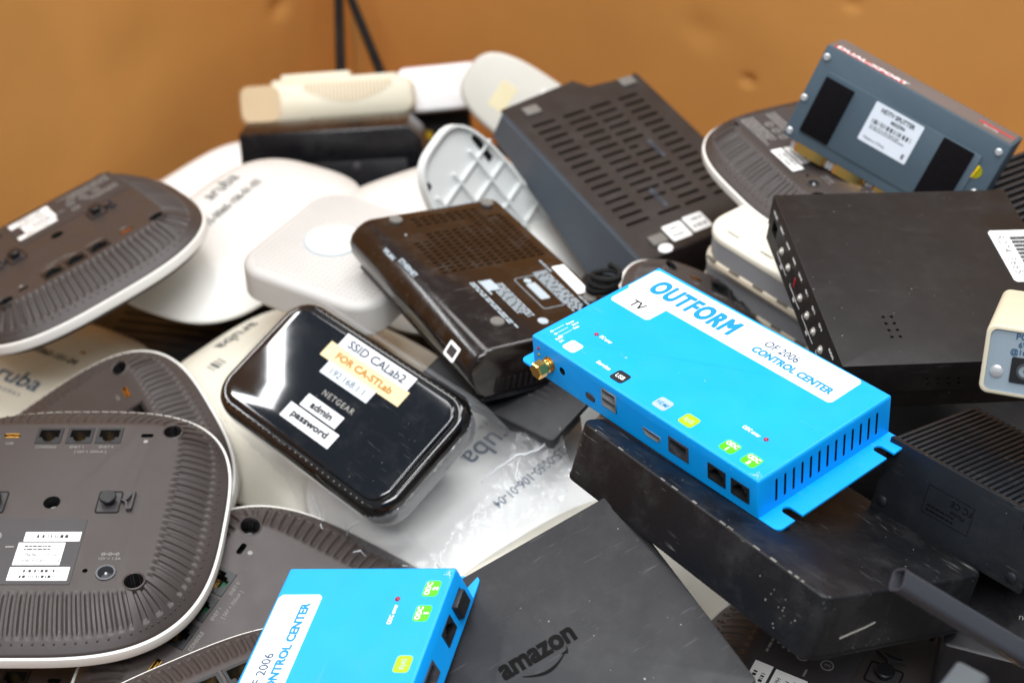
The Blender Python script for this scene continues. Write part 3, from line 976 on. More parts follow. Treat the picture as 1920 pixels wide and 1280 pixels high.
    for i, s in enumerate(('Power', 'Error', 'Data')):
        wt.append(text(s, (-70.2 + 2.6 * i) * mm, -25.0 * mm + (1.5 * mm if i == 1 else 0), 2.2 * mm, rot=90, bold=.02, sx=.8))
        wt.append(panel(circle(.8 * mm, 12, (-71.0 + 3 * i) * mm, -33.8 * mm), [circle(.5 * mm, 12, (-71.0 + 3 * i) * mm, -33.8 * mm)[::-1]], .0001, .0002))
        wt.append(box((-71.1 + 3 * i) * mm, (-70.9 + 3 * i) * mm, -32.9 * mm, -26 * mm, .0001, .0002))
    wt += [text('Reset', -64.0 * mm, -37.0 * mm, 2.3 * mm, rot=90, bold=.02, sx=.8), text('DC', -61.2 * mm, -37.0 * mm, 2.3 * mm, rot=90, bold=.02, sx=.8)]
    obj('lamp_legend', merge(*wt), M['white_ink'], t, flat=True)
    for x, y in ((59.1, -20), (-53.6, -20)):
        obj('warning_light', xf(lathe([(.0012, 0), (.0011, .0004), (.0006, .0008), (.0001, .0009)], 14), Matrix.Translation((x * mm, y * mm, 0))), M['red_led'], t)
    # connectors
    u = panel([(-24.4 * mm, -14.4 * mm), (-14.6 * mm, -14.4 * mm), (-14.6 * mm, -4.4 * mm), (-24.4 * mm, -4.4 * mm)],
              [[(-23.9 * mm, -9.0 * mm), (-15.1 * mm, -9.0 * mm), (-15.1 * mm, -4.9 * mm), (-23.9 * mm, -4.9 * mm)][::-1], [(-23.9 * mm, -13.9 * mm), (-15.1 * mm, -13.9 * mm), (-15.1 * mm, -9.9 * mm), (-23.9 * mm, -9.9 * mm)][::-1]], -.009, .0004)
    up = obj('usb_port', u, M['port_metal'], t, F, flat=True)
    obj('tongue', merge(box(-23 * mm, -16 * mm, -6.4 * mm, -5.4 * mm, -.009, -.001), box(-23 * mm, -16 * mm, -11.4 * mm, -10.4 * mm, -.009, -.001)), M['label_dark'], up, F, flat=True)
    hp = obj('hdmi_port', panel([(x * 1.0, z) for x, z in hd], [[(9.7 * mm + (x - 9.7 * mm) * .9, -13.3 * mm + (z + 13.3 * mm) * .82) for x, z in hd][::-1]], -.007, .0003), M['port_metal'], t, F, flat=True)
    obj('tongue', box(6.2 * mm, 13.2 * mm, -13.6 * mm, -12.8 * mm, -.009, -.001), M['jack'], hp, F, flat=True)
    add_rj45(t, 27.3 * mm, -11.35 * mm, 12.8 * mm, 8.7 * mm, F, M['jack_grey'], green=False)
    add_rj45(t, 51.4 * mm, -11.65 * mm, 10.8 * mm, 8.7 * mm, F, M['jack'], flip=True)
    j2 = add_rj45(t, 65.6 * mm, -11.65 * mm, 10.8 * mm, 8.7 * mm, F, M['jack'], flip=True)
    obj('service_button', prism(rrect(6.4 * mm, 3.6 * mm, 1.7 * mm, 5, -33.3 * mm, -15.0 * mm), -.003, .0004, .0005), M['label_dark'], t, F)
    X = F @ Matrix.Translation((-63.1 * mm, -10.9 * mm, 0))
    sm = obj('antenna_socket', lathe([(4.1 * mm, 0), (4.1 * mm, .8 * mm), (3.1 * mm, 1.0 * mm), (3.1 * mm, 4.2 * mm)], 24), M['gold'], t, X)
    obj('hex_cap', lathe([(3.0 * mm, 4.0 * mm), (4.5 * mm, 4.2 * mm), (4.5 * mm, 8.6 * mm), (4.0 * mm, 9.3 * mm), (.1 * mm, 9.3 * mm)], 6), M['gold'], sm, X, ang=20)
    obj('thread', lathe([(3.5 * mm, 1.6 * mm), (3.6 * mm, 2.4 * mm), (3.2 * mm, 3.0 * mm)], 24), M['gold'], sm, X)
    for z, m in ((-5.6, 'red_led'), (-9.4, 'olive')):
        obj('status_light', lathe([(.9 * mm, 0), (.8 * mm, .4 * mm), (.1 * mm, .6 * mm)], 12), M[m], t, F @ Matrix.Translation((-71.2 * mm, z * mm, 0)))
    rnd = random.Random(8)
    sc = []
    for cx, cy, sx, sy, n in ((-52.5, -42.0, 5, .5, 14), (-40, -42.1, 3, .4, 6), (-35, 19.0, .6, .4, 2), (73.5, -40.5, 2.0, 1.6, 30), (36, -42.1, 12, .3, 9), (-30, -22.5, 2.6, .5, 5), (10, -8, 1, 1, 2), (75.6, 30, .3, 5, 6), (20, 42.0, 20, .3, 8)):
        for k in range(n):
            x, y, r = cx + rnd.gauss(0, sx * .6), cy + rnd.gauss(0, sy * .6), rnd.uniform(.15, .48)
            if abs(x) > 75.2 or abs(y) > 41.6: continue
            P = [(x * mm + r * mm * rnd.uniform(.5, 1.5) * math.cos(q * 1.05), y * mm + r * mm * rnd.uniform(.4, 1) * math.sin(q * 1.05)) for q in range(6)]
            sc.append(prism(P, -.0001, .00008))
    obj('paint_scuff', merge(*sc), mat('scuffed_paint', '#9fc3d6', .6, .3), t, flat=True)
    return t


blue0 = make_blue('bright blue box with gold antenna socket, lying on the scuffed black slab', 'blue_main')
blue1 = dup(blue0, pose_matrix('blue_low', .1526))
tag(blue1, 'bright blue box cut off by the bottom edge, beside the arrow logo box')
ZO = .0219
PF = face('front', .0426)
obj('plug_cover', prism(rrect(10.4 * mm, 8.6 * mm, 1 * mm, 3, 65.6 * mm, -11.65 * mm), -.0005, .0026, .0008), M['jack'], blue1, PF)

# ---------------------------------------------------------------- worn black slab
t, w, d, h = thing('equipment_slab', 'thick scuffed black slab with rounded corners carrying the bright blue box', 'black slab', 'slab')
d2 = d
obj('shell', prism(rrect(w, d, .007, 6), -h, 0, .0012, 3), M['slab'], t)
obj('seam_groove', panel(rrect(w + .0006, d + .0006, .0073, 6), [rrect(w - .002, d - .002, .006, 6)[::-1]], -h + .0012, -h + .0018), M['dark'], t, flat=True)
rnd = random.Random(4)
chips = []
FT = face('front', d / 2)
for k in range(14):
    x = rnd.uniform(-w * .1, w * .46); z = rnd.uniform(-h * .9, -h * .1); s = rnd.uniform(.00015, .0004)
    if k < 16: x = rnd.gauss(w * .38, .006); z = rnd.gauss(-h * .55, .004)
    chips.append(xf(prism([(s * rnd.uniform(.6, 1.3) * math.cos(q), s * rnd.uniform(.6, 1.5) * math.sin(q)) for q in [i * .9 for i in range(7)]], -.0002, .0001), FT @ Matrix.Translation((x, z, 0))))
for k in range(14):
    x = rnd.uniform(-w * .45, w * .45)
    chips.append(box(x, x + rnd.uniform(.0008, .004), -d / 2 + .0002, -d / 2 + rnd.uniform(.0006, .0011), -.0004, .00006))
RT = face('right', w / 2)
chips.append(xf(tube([(-.036, -.020, 0), (-.03, -.0185, .0001), (-.022, -.0168, .0001), (-.016, -.015, 0)], .0004, 5), RT))
obj('paint_chip', merge(*chips), mat('worn_plastic_chip', '#8b8780', .7, .3), t, flat=True)

# ---------------------------------------------------------------- matte black box with the arrow logo
t, w, d, h = thing('streaming_box', 'flat matte black square box printed with a name over a curved arrow', 'media player', 'firetv')
obj('shell', prism(rrect(w, d, .0022, 4), -h, 0, .0006, 2), M['firetv'], t)
obj('base_step', prism(rrect(w - .004, d - .004, .002, 4), -h - .001, -h, 0), M['dark'], t)
sm = []
path = [(-.0235 + .0215 * i / 14, -.0010 - .0040 * math.sin(math.pi * i / 14)) for i in range(15)]
for i, ((x0, y0), (x1, y1)) in enumerate(zip(path, path[1:])):
    t0 = .0002 + .0006 * math.sin(math.pi * i / 14); t1 = .0002 + .0006 * math.sin(math.pi * (i + 1) / 14)
    sm.append(xf(prism([(x0, y0 - t0), (x1, y1 - t1), (x1, y1 + t1), (x0, y0 + t0)], .0001, .0002), IDM))
sm.append(prism([(-.0046, -.0008), (-.0016, -.0024), (-.0006, -.0005), (-.0004, .0016), (-.0014, -.0004), (-.0026, -.0016 + .0009)], .0001, .0002))
obj('printed_logo', merge(fit('amazon', -30.8 * mm, 5.6 * mm, 1.4 * mm, 8.9 * mm, .0009), *sm), M['logo_black'], t, flat=True)

# ---------------------------------------------------------------- ribbed heat sink box
t, w, d, h = thing('finned_box', 'black metal box with a finely finned top, right of the blue box', 'amplifier', 'heat')
H0 = h - .003
obj('end_plate', prism(rrect(w, .003, .0004, 2, 0, -d / 2 + .0015), -h, .0004, .0003), M['heat'], t)
obj('case', box(-w / 2 + .0008, w / 2 - .0008, -d / 2 + .003, d / 2, -h + .0005, -.0016, .001), M['heat'], t)
fins = []
nf = 26
for i in range(nf):
    x = -w / 2 + .0015 + (w - .003) * i / (nf - 1)
    fins.append(box(x - .0010, x + .0010, -d / 2 + .003, d / 2, -.0026, 0, .0006, 2))
obj('cooling_fins', merge(*fins), M['heat'], t)
F = face('front', d / 2)
for x, z in ((-w * .435, -h * .84), (w * .43, -h * .86), (w * .43, -h * .16)):
    obj('screw', screw(x, z, .0026, 0, F, .0011), M['heat'], t)
fr = panel(rrect(24 * mm, 14 * mm, .4 * mm, 2, -3 * mm, -18 * mm), [rrect(23.6 * mm, 13.6 * mm, .4 * mm, 2, -3 * mm, -18 * mm)[::-1]], .0000, .0001)
obj('rating_print', xf(merge(fr, text('FC CE', 3 * mm, -14.2 * mm, 4.2 * mm, 'CENTER', rot=180, z=.0001), text('Model', 2 * mm, -18.4 * mm, 3 * mm, 'CENTER', rot=180, z=.0001), lines(-13 * mm, -20.5 * mm, 18 * mm, 2, 2.2 * mm, .7 * mm, 3, .0001)), F), M['logo_black'], t, flat=True)

M['coax'] = mat('nickel_socket', '#c9c4bb', 0.3, 0.6, metal=0.35)
# ---------------------------------------------------------------- black steel converter box
t, w, d, h = thing('converter_box', 'black painted steel box with a row of round sockets and numbered white sticker', 'converter box', 'metal')
LFT = face('left', w / 2)
body = tomesh(prism(rrect(w, d, .0008, 2), -h * .64, 0, .0008, 2))
cs = []
for i in range(4):
    for k in range(2):
        cs.append(xf(prism(circle(.00095, 12), -.004, .003), Matrix.Translation(((-36.5 + 4.4 * k) * mm, (-35.4 - 5.1 * i) * mm, 0))))
cs.append(box(-w / 2 - .003, -w / 2 + .006, 53.5 * mm, 62 * mm, -.0185, -.0105))
FF = face('front', d / 2)
for i in range(4):
    for k in range(2):
        cs.append(xf(prism(circle(.0008, 10), -.003, .003), FF @ Matrix.Translation(((-22 + 5.5 * i + 1.2 * k) * mm, (-11 - 3.4 * k) * mm, 0))))
me = cut(body, cs, M['metalbox'], M['dark'])
obj('lid', me, [M['metalbox'], M['dark']], t)
obj('tray', prism(rrect(w - .001, d - .001, .0008, 2), -h, -h * .65, .0), M['metalbox'], t)
for y in (39.4, 25.2, -0.5, -14.9, -27.7, -41.8):
    s = obj('coaxial_socket', lathe([(2.3 * mm, 0), (2.3 * mm, .7 * mm), (1.5 * mm, .8 * mm), (1.4 * mm, 1.6 * mm), (.9 * mm, 1.6 * mm), (.8 * mm, .2 * mm), (.01 * mm, .2 * mm)], 18), M['coax'], t, LFT @ Matrix.Translation((-y * mm, -15.4 * mm, 0)))
obj('status_light', merge(xf(box(-.0009, .0009, -.003, .003, 0, .0004, .0002), LFT @ Matrix.Translation((-12.2 * mm, -15.4 * mm, 0)))), M['red_led'], t)
pr = []; br = []
for i, y in enumerate((60, 46, 32.5, 19, 6, -7.5, -21, -34.5, -55)):
    pr.append(text(('RS-232', 'INPUT', 'LOOP', 'PWR', 'LOCK', 'CH 1', 'CH 2', 'CH 3', 'AUDIO')[i], -y * mm, -6.4 * mm, 2.6 * mm, 'CENTER', bold=.02))
for y0, y1 in ((46, 26), (18, -2), (-8, -30), (-36, -56)):
    br.append(box(-y0 * mm, -y1 * mm, -22.2 * mm, -21.9 * mm, .0001, .0002))
    br.append(box(-y0 * mm, -y0 * mm + .0004, -22.2 * mm, -20.6 * mm, .0001, .0002))
    pr.append(text('SDI', -(y0 + y1) / 2 * mm, -24.2 * mm, 2.4 * mm, 'CENTER', bold=.02))
obj('socket_print', xf(merge(*pr), LFT), M['white_ink'], t, flat=True)
for q in br:
    obj('printed_bracket', xf(q, LFT), M['white_ink'], t, flat=True)
lb = obj('sticker', panel(rrect(52 * mm, 44 * mm, 2 * mm, 4, 70 * mm - 1e-5, 10.8 * mm), [], -.0001, .00018) if False else panel([(44 * mm, -9.5 * mm), (45.5 * mm, -11 * mm), (w / 2 - .0012, -11 * mm), (w / 2 - .0012, 33 * mm), (45.5 * mm, 33 * mm), (44 * mm, 31.5 * mm)], [], -.0001, .00018), M['white_label'], t, flat=True)
obj('sticker_print', merge(text('R07413665', 49.2 * mm, 29 * mm, 7.0 * mm, rot=-90, bold=.0, gap=1.05), *[box(54.5 * mm, 66 * mm, (28 - k * 1.1 - .5 * (k % 3)) * mm, (28.6 - k * 1.1) * mm - .0002, .00018, .00026) for k in range(30)]), M['black_ink'], lb, flat=True)

# ---------------------------------------------------------------- slate blue splitter
t, w, d, h = thing('splitter_box', 'slate blue metal splitter box standing on edge with two black hook tape strips', 'video splitter', 'splitter')
a, b = w / 2, d / 2
body = tomesh(prism(rrect(w, d, .001, 2), -h, 0, .0008, 2))
obj('case', cut(body, [xf(prism(circle(.0042, 24, 52.1 * mm, 7.6 * mm), -.004, .003), IDM)], M['slate'], M['dark']), [M['slate'], M['dark']], t)
obj('raised_panel', prism(rrect(106 * mm, 42 * mm, .8 * mm, 3, -1.5 * mm, -3.5 * mm), 0, .0011, .0004), M['slate'], t)
for x0, x1, y0, y1 in ((-54.3, -34.3, -23.2, 14.4), (26.3, 46.8, -22.5, 17.1)):
    obj('hook_tape', box(x0 * mm, x1 * mm, y0 * mm, y1 * mm, .001, .0028, .0005), M['velcro'], t)
for x, y in ((-60.0, 24.4), (-61.2, -4.4), (58.2, 24.4), (-60, -27), (58.2, -27), (57.5, -4)):
    obj('screw', screw(x * mm, y * mm, .0023, 0, IDM, .0016), M['steel'], t)
lb = obj('rating_label', panel(rrect(33 * mm, 26 * mm, .6 * mm, 2, -3.2 * mm, 3.1 * mm), [], .0010, .0013), M['paleblue_label'], t, flat=True)
ink = [text('HDTV SPLITTER', -3.2 * mm, 12.6 * mm, 3.9 * mm, 'CENTER', bold=.03, sx=.84, z=.0014), text('MX594', -1.2 * mm, 8.6 * mm, 3.2 * mm, 'CENTER', bold=.03, z=.0014),
       bars(-3.2 * mm, 4.4 * mm, 27 * mm, 2.8 * mm, 26, 8, .0014), lines(-16.5 * mm, 1.4 * mm, 26 * mm, 2, 1.5 * mm, .6 * mm, 4, .0014),
       text('Made in China', -17 * mm, -6.8 * mm, 2.5 * mm, z=.0014), text('E', 9 * mm, -6.5 * mm, 4 * mm, bold=.03, z=.0014)]
obj('label_print', merge(*ink), M['tag_black'], lb, flat=True)
obj('foil_dot', xf(prism(circle(.0041, 24, 52.1 * mm, 7.6 * mm), -.003, .0003), IDM), M['olive'], t, flat=True)
obj('yellow_tab', xf(box(-.0005, .0005, -.0042, .0042, .0002, .0012, .0003), Matrix.Translation((52.1 * mm, 7.6 * mm, 0)) @ Matrix.Rotation(-.15, 4, 'Z')), M['yellow'], t)
BK = face('back', b)
obj('top_face', xf(box(-a + .002, a - .0006, -h + .002, -.0012, -.0001, .0003), BK), M['grey_top'], t, flat=True)
obj('red_strip', xf(merge(box(12 * mm, a - .004, -.0075, -.0022, .0002, .0005), box(-a + .003, -a + .026, -.0165, -.0135, .0002, .0005)), BK), M['red_strip'], t, flat=True)
obj('face_print', xf(merge(text('DUAL-XPORT', a - .0052, -.0052, 8.6 * mm, bold=.03, sx=.92, rot=180, z=.0006)), BK), M['white_ink'], t, flat=True)
obj('model_print', xf(text('SPLITTER', -a + .022, -.0092, 2.4 * mm, rot=180, z=.0006), BK), M['white_ink'], t, flat=True)
# side sockets along the lower edge
FB = face('front', b)
for x in (-42, -14, 14, 42):
    s = obj('video_socket', prism(rrect(20 * mm, 6.5 * mm, 1 * mm, 3, x * mm, -5 * mm), -.001, .005, .0005), M['jack'], t, FB)
    obj('socket_shell', panel(rrect(21.5 * mm, 8 * mm, 1.2 * mm, 3, x * mm, -5 * mm), [rrect(20.2 * mm, 6.7 * mm, 1 * mm, 3, x * mm, -5 * mm)[::-1]], 0, .0062), M['gold'], s, FB, flat=True)
    obj('jack_screw', merge(screw((x - 12.6) * mm, -5 * mm, .0022, .0, FB, .0065), screw((x + 12.6) * mm, -5 * mm, .0022, .0, FB, .0065)), M['steel'], s)

# ---------------------------------------------------------------- big vented box, underside up
t, w, d, h = thing('cable_modem', 'large dark brown vented box with a slate grey side by the right cardboard wall', 'modem', 'vented')
a, b = w / 2, d / 2
def zdrop(y):
    return -.020 - .036 * (b - y) / d
sl = []
rows = 15
for i in range(rows):
    y = (64 - 118 * i / (rows - 1)) * mm
    for x0, x1 in ((-50.5, -30.5), (-22.5, -3.0), (1.5, 20.5), (28, 46)):
        if (i in (6, 7, 13)) and x0 == 1.5 and i == 6: x1 = 10
        if i == 13 and x0 == -22.5: continue
        sl.append(rrect((x1 - x0) * mm, 2.7 * mm, .9 * mm, 3, (x0 + x1) / 2 * mm, y))
plate = panel([(-a, -b), (a, -b), (a, b - .004), (a - .020, b - .003), (a - .044, b - .001), (a - .052, b + .010), (-a, b + .003)], [s[::-1] for s in sl], -.0022, 0)
obj('vent_plate', plate, M['vented'], t, flat=True)
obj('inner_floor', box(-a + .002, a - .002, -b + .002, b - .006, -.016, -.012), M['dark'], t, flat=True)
def wedge(x0, x1, out):
    bm = bmesh.new()
    P = [(x0, -b, 0), (x1, -b, 0), (x1, b, 0), (x0, b, 0), (x0 - out, -b, zdrop(-b)), (x1, -b, zdrop(-b)), (x1, b, zdrop(b)), (x0 - out, b, zdrop(b))]
    V = [bm.verts.new((x, y, z - .0001)) for x, y, z in P]
    for f in ((0, 3, 2, 1), (4, 5, 6, 7), (0, 1, 5, 4), (1, 2, 6, 5), (2, 3, 7, 6), (3, 0, 4, 7)):
        bm.faces.new([V[i] for i in f])
    bmesh.ops.bevel(bm, geom=bm.edges[:], offset=.0012, segments=2, affect='EDGES')
    return bm
obj('side_cover', wedge(-a - .002, -a + .001, .006), M['slate_grey'], t)
obj('side_cover', wedge(a - .002, a, -.001), M['vented'], t)
obj('front_wall', box(-a + .001, a - .002, -b - .001, -b + .003, zdrop(-b), -.0005, .001), M['vented'], t)
obj('rear_wall', box(-a + .001, a - .062, b - .006, b - .003, zdrop(b), -.0023), M['vented'], t)
for x, y in ((-40.5, 80), (47, 79), (-39, -75.5), (42, -72)):
    obj('rubber_foot', box((x - 6.5) * mm, (x + 6.5) * mm, (y - 4.5) * mm, (y + 4.5) * mm, -.0001, .0016, .0006), M['rubber'], t)
for x, y in ((-12, -40), (20, 5)):
    obj('wall_keyhole', panel(rrect(3 * mm, 20 * mm, 1.4 * mm, 4, x * mm, y * mm), [rrect(1.6 * mm, 14 * mm, .7 * mm, 3, x * mm, y * mm)[::-1]], -.0001, .0006), M['slate_grey'], t, flat=True)
for k, (x, y) in enumerate(((-21, -74), (-2, -72.5))):
    lb = obj('barcode_label', panel(rrect(16.5 * mm, 15.5 * mm, 1 * mm, 3, x * mm, y * mm), [], -.0001, .0002), M['white_label'], t, flat=True)
    obj('barcode', merge(bars(x * mm, y * mm + .0035, 12 * mm, 3 * mm, 12, k, .0003), bars(x * mm, y * mm - .003, 12 * mm, 3 * mm, 12, k + 9, .0003)), M['label_dark'], lb, flat=True)
obj('clear_dot', xf(prism(circle(.0055, 24), -.0001, .0004), Matrix.Translation((-39 * mm, -84.5 * mm, 0)) @ Matrix.Diagonal((1, .75, 1, 1))), M['cool_white'], t)

# ---------------------------------------------------------------- glossy dark brown router, underside up
t, w, d, h = thing('home_router', 'glossy dark brown router with one fat rounded side, left of the blue box', 'router', 'glossy')
a, b = w / 2, d / 2
H = .034
prof = [(a, -H), (a, -.002), (a - .0006, -.0007), (a - .002, 0), (-a + .001, 0), (-a - .003, -.0009), (-a - .0075, -.004), (-a - .0112, -.0090), (-a - .0122, -.0145), (-a - .0105, -.0205), (-a - .0060, -.0270), (-a - .001, -H)]
def sect(y, k=1.0, dz=0):
    cx = -.006
    return [(cx + (x - cx) * k, y, -H / 2 + (z + H / 2) * k) for x, z in prof]
body = loft([sect(-b - .0015, .955), sect(-b - .0005, .985), sect(-b + .002, 1), sect(0, 1), sect(b - .004, 1), sect(b - .0012, .985), sect(b, .95)])
vents = []
cols = [-31 + 6.2 * i for i in range(12)]
for ix, x in enumerate(cols):
    for iy in range(17):
        y = 66 - 3.9 * iy
        if 47 < y < 55 and ix < 8: continue
        if ix < 2 and y > 40: continue
        if ix > 9 and y > 58: continue
        vents.append(box((x - 2.1) * mm, (x + 2.1) * mm, (y - .75) * mm, (y + .75) * mm, -.0016, .002))
me = cut(body, vents, M['glossy'], M['dark'])
obj('case', me, [M['glossy'], M['dark']], t, ang=40)
obj('front_grille', merge(*[box(x * mm - .0006, x * mm + .0006, -b - .0024, -b - .0012, -.031, -.022) for x in range(-40, 44, 4)]), M['black_matt'], t)
obj('base_line', loft([[(x * 1.012, y, z) for x, y, z in sect(-b - .0022, 1)][-1:] + [(-a - .001, -b - .0022, -.0335), (a, -b - .0022, -.0335), (a, b, -.0335), (-a - .001, b, -.0335)],
                        [(-a - .002, -b - .003, -.0355)] + [(-a - .0015, -b - .003, -.0355), (a + .001, -b - .003, -.0355), (a + .001, b, -.0355), (-a - .0015, b, -.0355)]]), M['black_gloss'], t, flat=True)
for x, y in ((-30.5, 68), (37.5, 70), (-29.5, -54.5), (37.5, -50.5)):
    obj('rubber_foot', lathe([(4.3 * mm, 0), (4.3 * mm, 1.2 * mm), (3.6 * mm, 1.8 * mm), (.1 * mm, 1.8 * mm)], 20, Matrix.Translation((x * mm, y * mm, 0))), M['rubber'], t)
lb = obj('serial_label', panel([(35.0 * mm, -12 * mm), (44 * mm, -12 * mm), (42.5 * mm, -44 * mm), (33.5 * mm, -44 * mm)][::-1], [], -.0001, .0002), M['white_label'], t, flat=True)
obj('serial_print', lines(38 * mm, -20 * mm, 3.4 * mm, 6, 3.0 * mm, .7 * mm, 5, .0003), M['tape_ink'], lb, flat=True)
pr = [box(-23 * mm, -20 * mm, -66 * mm, -14 * mm, 0, .0002)] if False else []
Rm = Matrix.Rotation(-math.pi / 2, 4, 'Z')
def turned(me, x, y):
    return xf(me, Matrix.Translation((x * mm, y * mm, 0)) @ Rm)
pr.append(turned(lines(0, 0, 52 * mm, 2, 1.9 * mm, 1.1 * mm, 2), -21, -12))
pr.append(turned(lines(0, 0, 20 * mm, 1, 1.9 * mm, 1.3 * mm, 4), -17, -12))
pr.append(turned(lines(0, 0, 40 * mm, 5, 1.9 * mm, 1.0 * mm, 6), -5, -18))
pr.append(turned(lines(0, 0, 52 * mm, 6, 1.7 * mm, .9 * mm, 7), 29, -14))
pr.append(turned(lines(0, 0, 22 * mm, 1, 2 * mm, 1.1 * mm, 8), 33, -48 + 2))
pr.append(turned(lines(0, 0, 18 * mm, 1, 2 * mm, 1.1 * mm, 8), 32, -3))
pr.append(xf(prism(rrect(8 * mm, 11 * mm, 1 * mm, 3), 0, .0002), Matrix.Translation((-13 * mm, -18 * mm, 0))))
pr.append(xf(panel(rrect(15 * mm, 35 * mm, 2 * mm, 4), [rrect(14.4 * mm, 34.4 * mm, 1.8 * mm, 4)[::-1]], 0, .0002), Matrix.Translation((12 * mm, -34 * mm, 0))))
pr.append(xf(prism(rrect(6.5 * mm, 18 * mm, 1 * mm, 3), 0, .0002), Matrix.Translation((12 * mm, -33 * mm, 0))))
pr.append(xf(prism(circle(3.2 * mm, 18), 0, .0002), Matrix.Translation((-3 * mm, -62 * mm, 0))))
pr.append(xf(prism(circle(2.4 * mm, 18), 0, .0002), Matrix.Translation((12 * mm, -21 * mm, 0))))
for q in pr:
    obj('printed_block', q, M['grey_ink'], t, flat=True)
SR = Matrix.Translation((-a - .0118, 0, -.0105)) @ Matrix.Rotation(math.radians(-62), 4, 'Y')
st = obj('small_sticker', xf(panel(rrect(9.5 * mm, 11 * mm, 1 * mm, 4), [], .0000, .0003), SR @ Matrix.Translation((-.0012, -57 * mm, .0002))), M['cool_white'], t, flat=True)
obj('sticker_print', xf(merge(box(-2.8 * mm, 2.8 * mm, -3.6 * mm, 3.6 * mm, .0003, .0004)), SR @ Matrix.Translation((-.0012, -57 * mm, .0002))), M['label_dark'], st, flat=True)
SR2 = Matrix.Translation((-a - .0052, 0, -.0022)) @ Matrix.Rotation(math.radians(-34), 4, 'Y') @ Matrix.Rotation(-math.pi / 2, 4, 'Z')
obj('port_print', xf(text('WLAN', -42 * mm, 0, 4.2 * mm, bold=.03), SR2), M['grey_ink'], t, flat=True)
obj('port_print', xf(text('ETHERNET', -26 * mm, .0026, 4.2 * mm, bold=.03), SR2), M['grey_ink'], t, flat=True)
obj('reset_pin', lathe([(.9 * mm, 0), (.8 * mm, .5 * mm), (.1 * mm, .7 * mm)], 12, Matrix.Translation((-33 * mm, 50 * mm, 0))), M['steel'], t)

# ---------------------------------------------------------------- glossy black router in a clear case
t, w, d, h = thing('wireless_router', 'shiny black rounded router with paper tape notes, wrapped in clear plastic', 'router', 'netgear')
a, b = w / 2, d / 2
def NGr(k, z):
    return [(x, y, z) for x, y in rrect(w - 2 * k, d - 2 * k, max(.004, .019 - k), 10)]
obj('case', loft([NGr(.004, -.022), NGr(.0012, -.0205), NGr(.0, -.017), NGr(.0, -.008), NGr(.0008, -.004), NGr(.0028, -.0012), NGr(.0052, -.0004), NGr(.0066, -.0006)]), M['ng_body'], t, ang=60)
top = [NGr(.0066, -.001), NGr(.0067, .0002), NGr(.0074, .0010), NGr(.009, .0014)]
obj('glossy_top', loft(top), M['ng_top'], t, ang=60)
for sgn in (1, -1):
    be = []
    for i in range(26):
        x = -.058 + .116 * i / 25
        be.append(xf(lathe([(.0007, 0), (.0006, .0003), (.0002, .0005)], 8), Matrix.Translation((x, sgn * (b - .0042), -.0008))))
    obj('vent_beads', merge(*be), M['bead'], t)
def tape(x0, x1, y0, y1, m, z, s, ink, sz, bold=0.0, lbl=None, sx=.9, lw=.7):
    g = obj('paper_tape', panel([(x0 * mm, y0 * mm), (x1 * mm, y0 * mm), (x1 * mm, y1 * mm), (x0 * mm, y1 * mm)], [], z - .0001, z), M[m], t, flat=True)
    if lbl: g['label'] = lbl
    hw = (x1 - x0) * lw / 2; hh = sz * .36; cx, cy = (x0 + x1) / 2, (y0 + y1) / 2
    obj('tape_print', fit(s, (cx - hw) * mm, (cx + hw) * mm, (cy - hh) * mm, (cy + hh) * mm, bold, z=z + .0001), M[ink], g, flat=True)
tape(-30.5, 35, 15.6, 26.2, 'tape_yellow', .00175, 'FOR CA-STLab', 'orange_ink', 6.4, .0004, 'yellowed tape strip')
tape(-25.2, 32.6, 26.0, 35.4, 'tape_white', .00195, 'SSID CALab2', 'tape_ink', 7.6, .0003, lw=.8)
tape(-22, 17.5, 7.0, 15.6, 'tape_blue', .0019, '192.168.1.1', 'tape_ink', 5.8, .0, 'bluish tape strip')
tape(-16.6, 13.4, -15.4, -6.9, 'tape_white', .0019, 'admin', 'black_ink', 6.6, .0005, lw=.58)
tape(-22.3, 18.8, -26.9, -16.6, 'tape_white', .0018, 'password', 'black_ink', 8.2, .0005, lw=.72)
obj('printed_logo', text('NETGEAR', 2.5 * mm, -1.6 * mm, 5.0 * mm, 'CENTER', z=.0016, gap=1.25, bold=.012), M['dim_ink'], t, flat=True)
NGM = t.matrix_world.copy() @ Matrix.Translation((0, 0, ZO))

# ---------------------------------------------------------------- clear plastic bag over that router, spilling to the right
PL, PQ, PD = POSE['white_plastic']
PM = Matrix.Translation(Vector(PL)) @ Quaternion(PQ).to_matrix().to_4x4()
toP = PM.inverted() @ NGM
outline = [(-80, 30), (-60, 47), (40, 48), (80, 50), (101, 69), (124, 52), (132, 40), (134, 26), (120, 10), (124, -4), (112, -20), (116, -32), (100, -44), (102, -56), (86, -62), (70, -58), (58, -66), (40, -60), (22, -62), (-2, -52), (-60, -47), (-79, -36)]
def inside(x, y):
    c = False
    for (x0, y0), (x1, y1) in zip(outline, outline[1:] + outline[:1]):
        if (y0 > y) != (y1 > y) and x < (x1 - x0) * (y - y0) / (y1 - y0) + x0: c = not c
    return c
def rdist(x, y):
    qx, qy = abs(x) - (a - .019), abs(y) - (b - .019)
    return math.hypot(max(qx, 0), max(qy, 0)) + min(max(qx, qy), 0) - .019
def sstep(e0, e1, x):
    q = min(1, max(0, (x - e0) / (e1 - e0))); return q * q * (3 - 2 * q)
bm = bmesh.new(); vg = {}; BZ = {}
nx, ny = 240, 150
x0, x1, y0, y1 = -.084, .138, -.07, .072
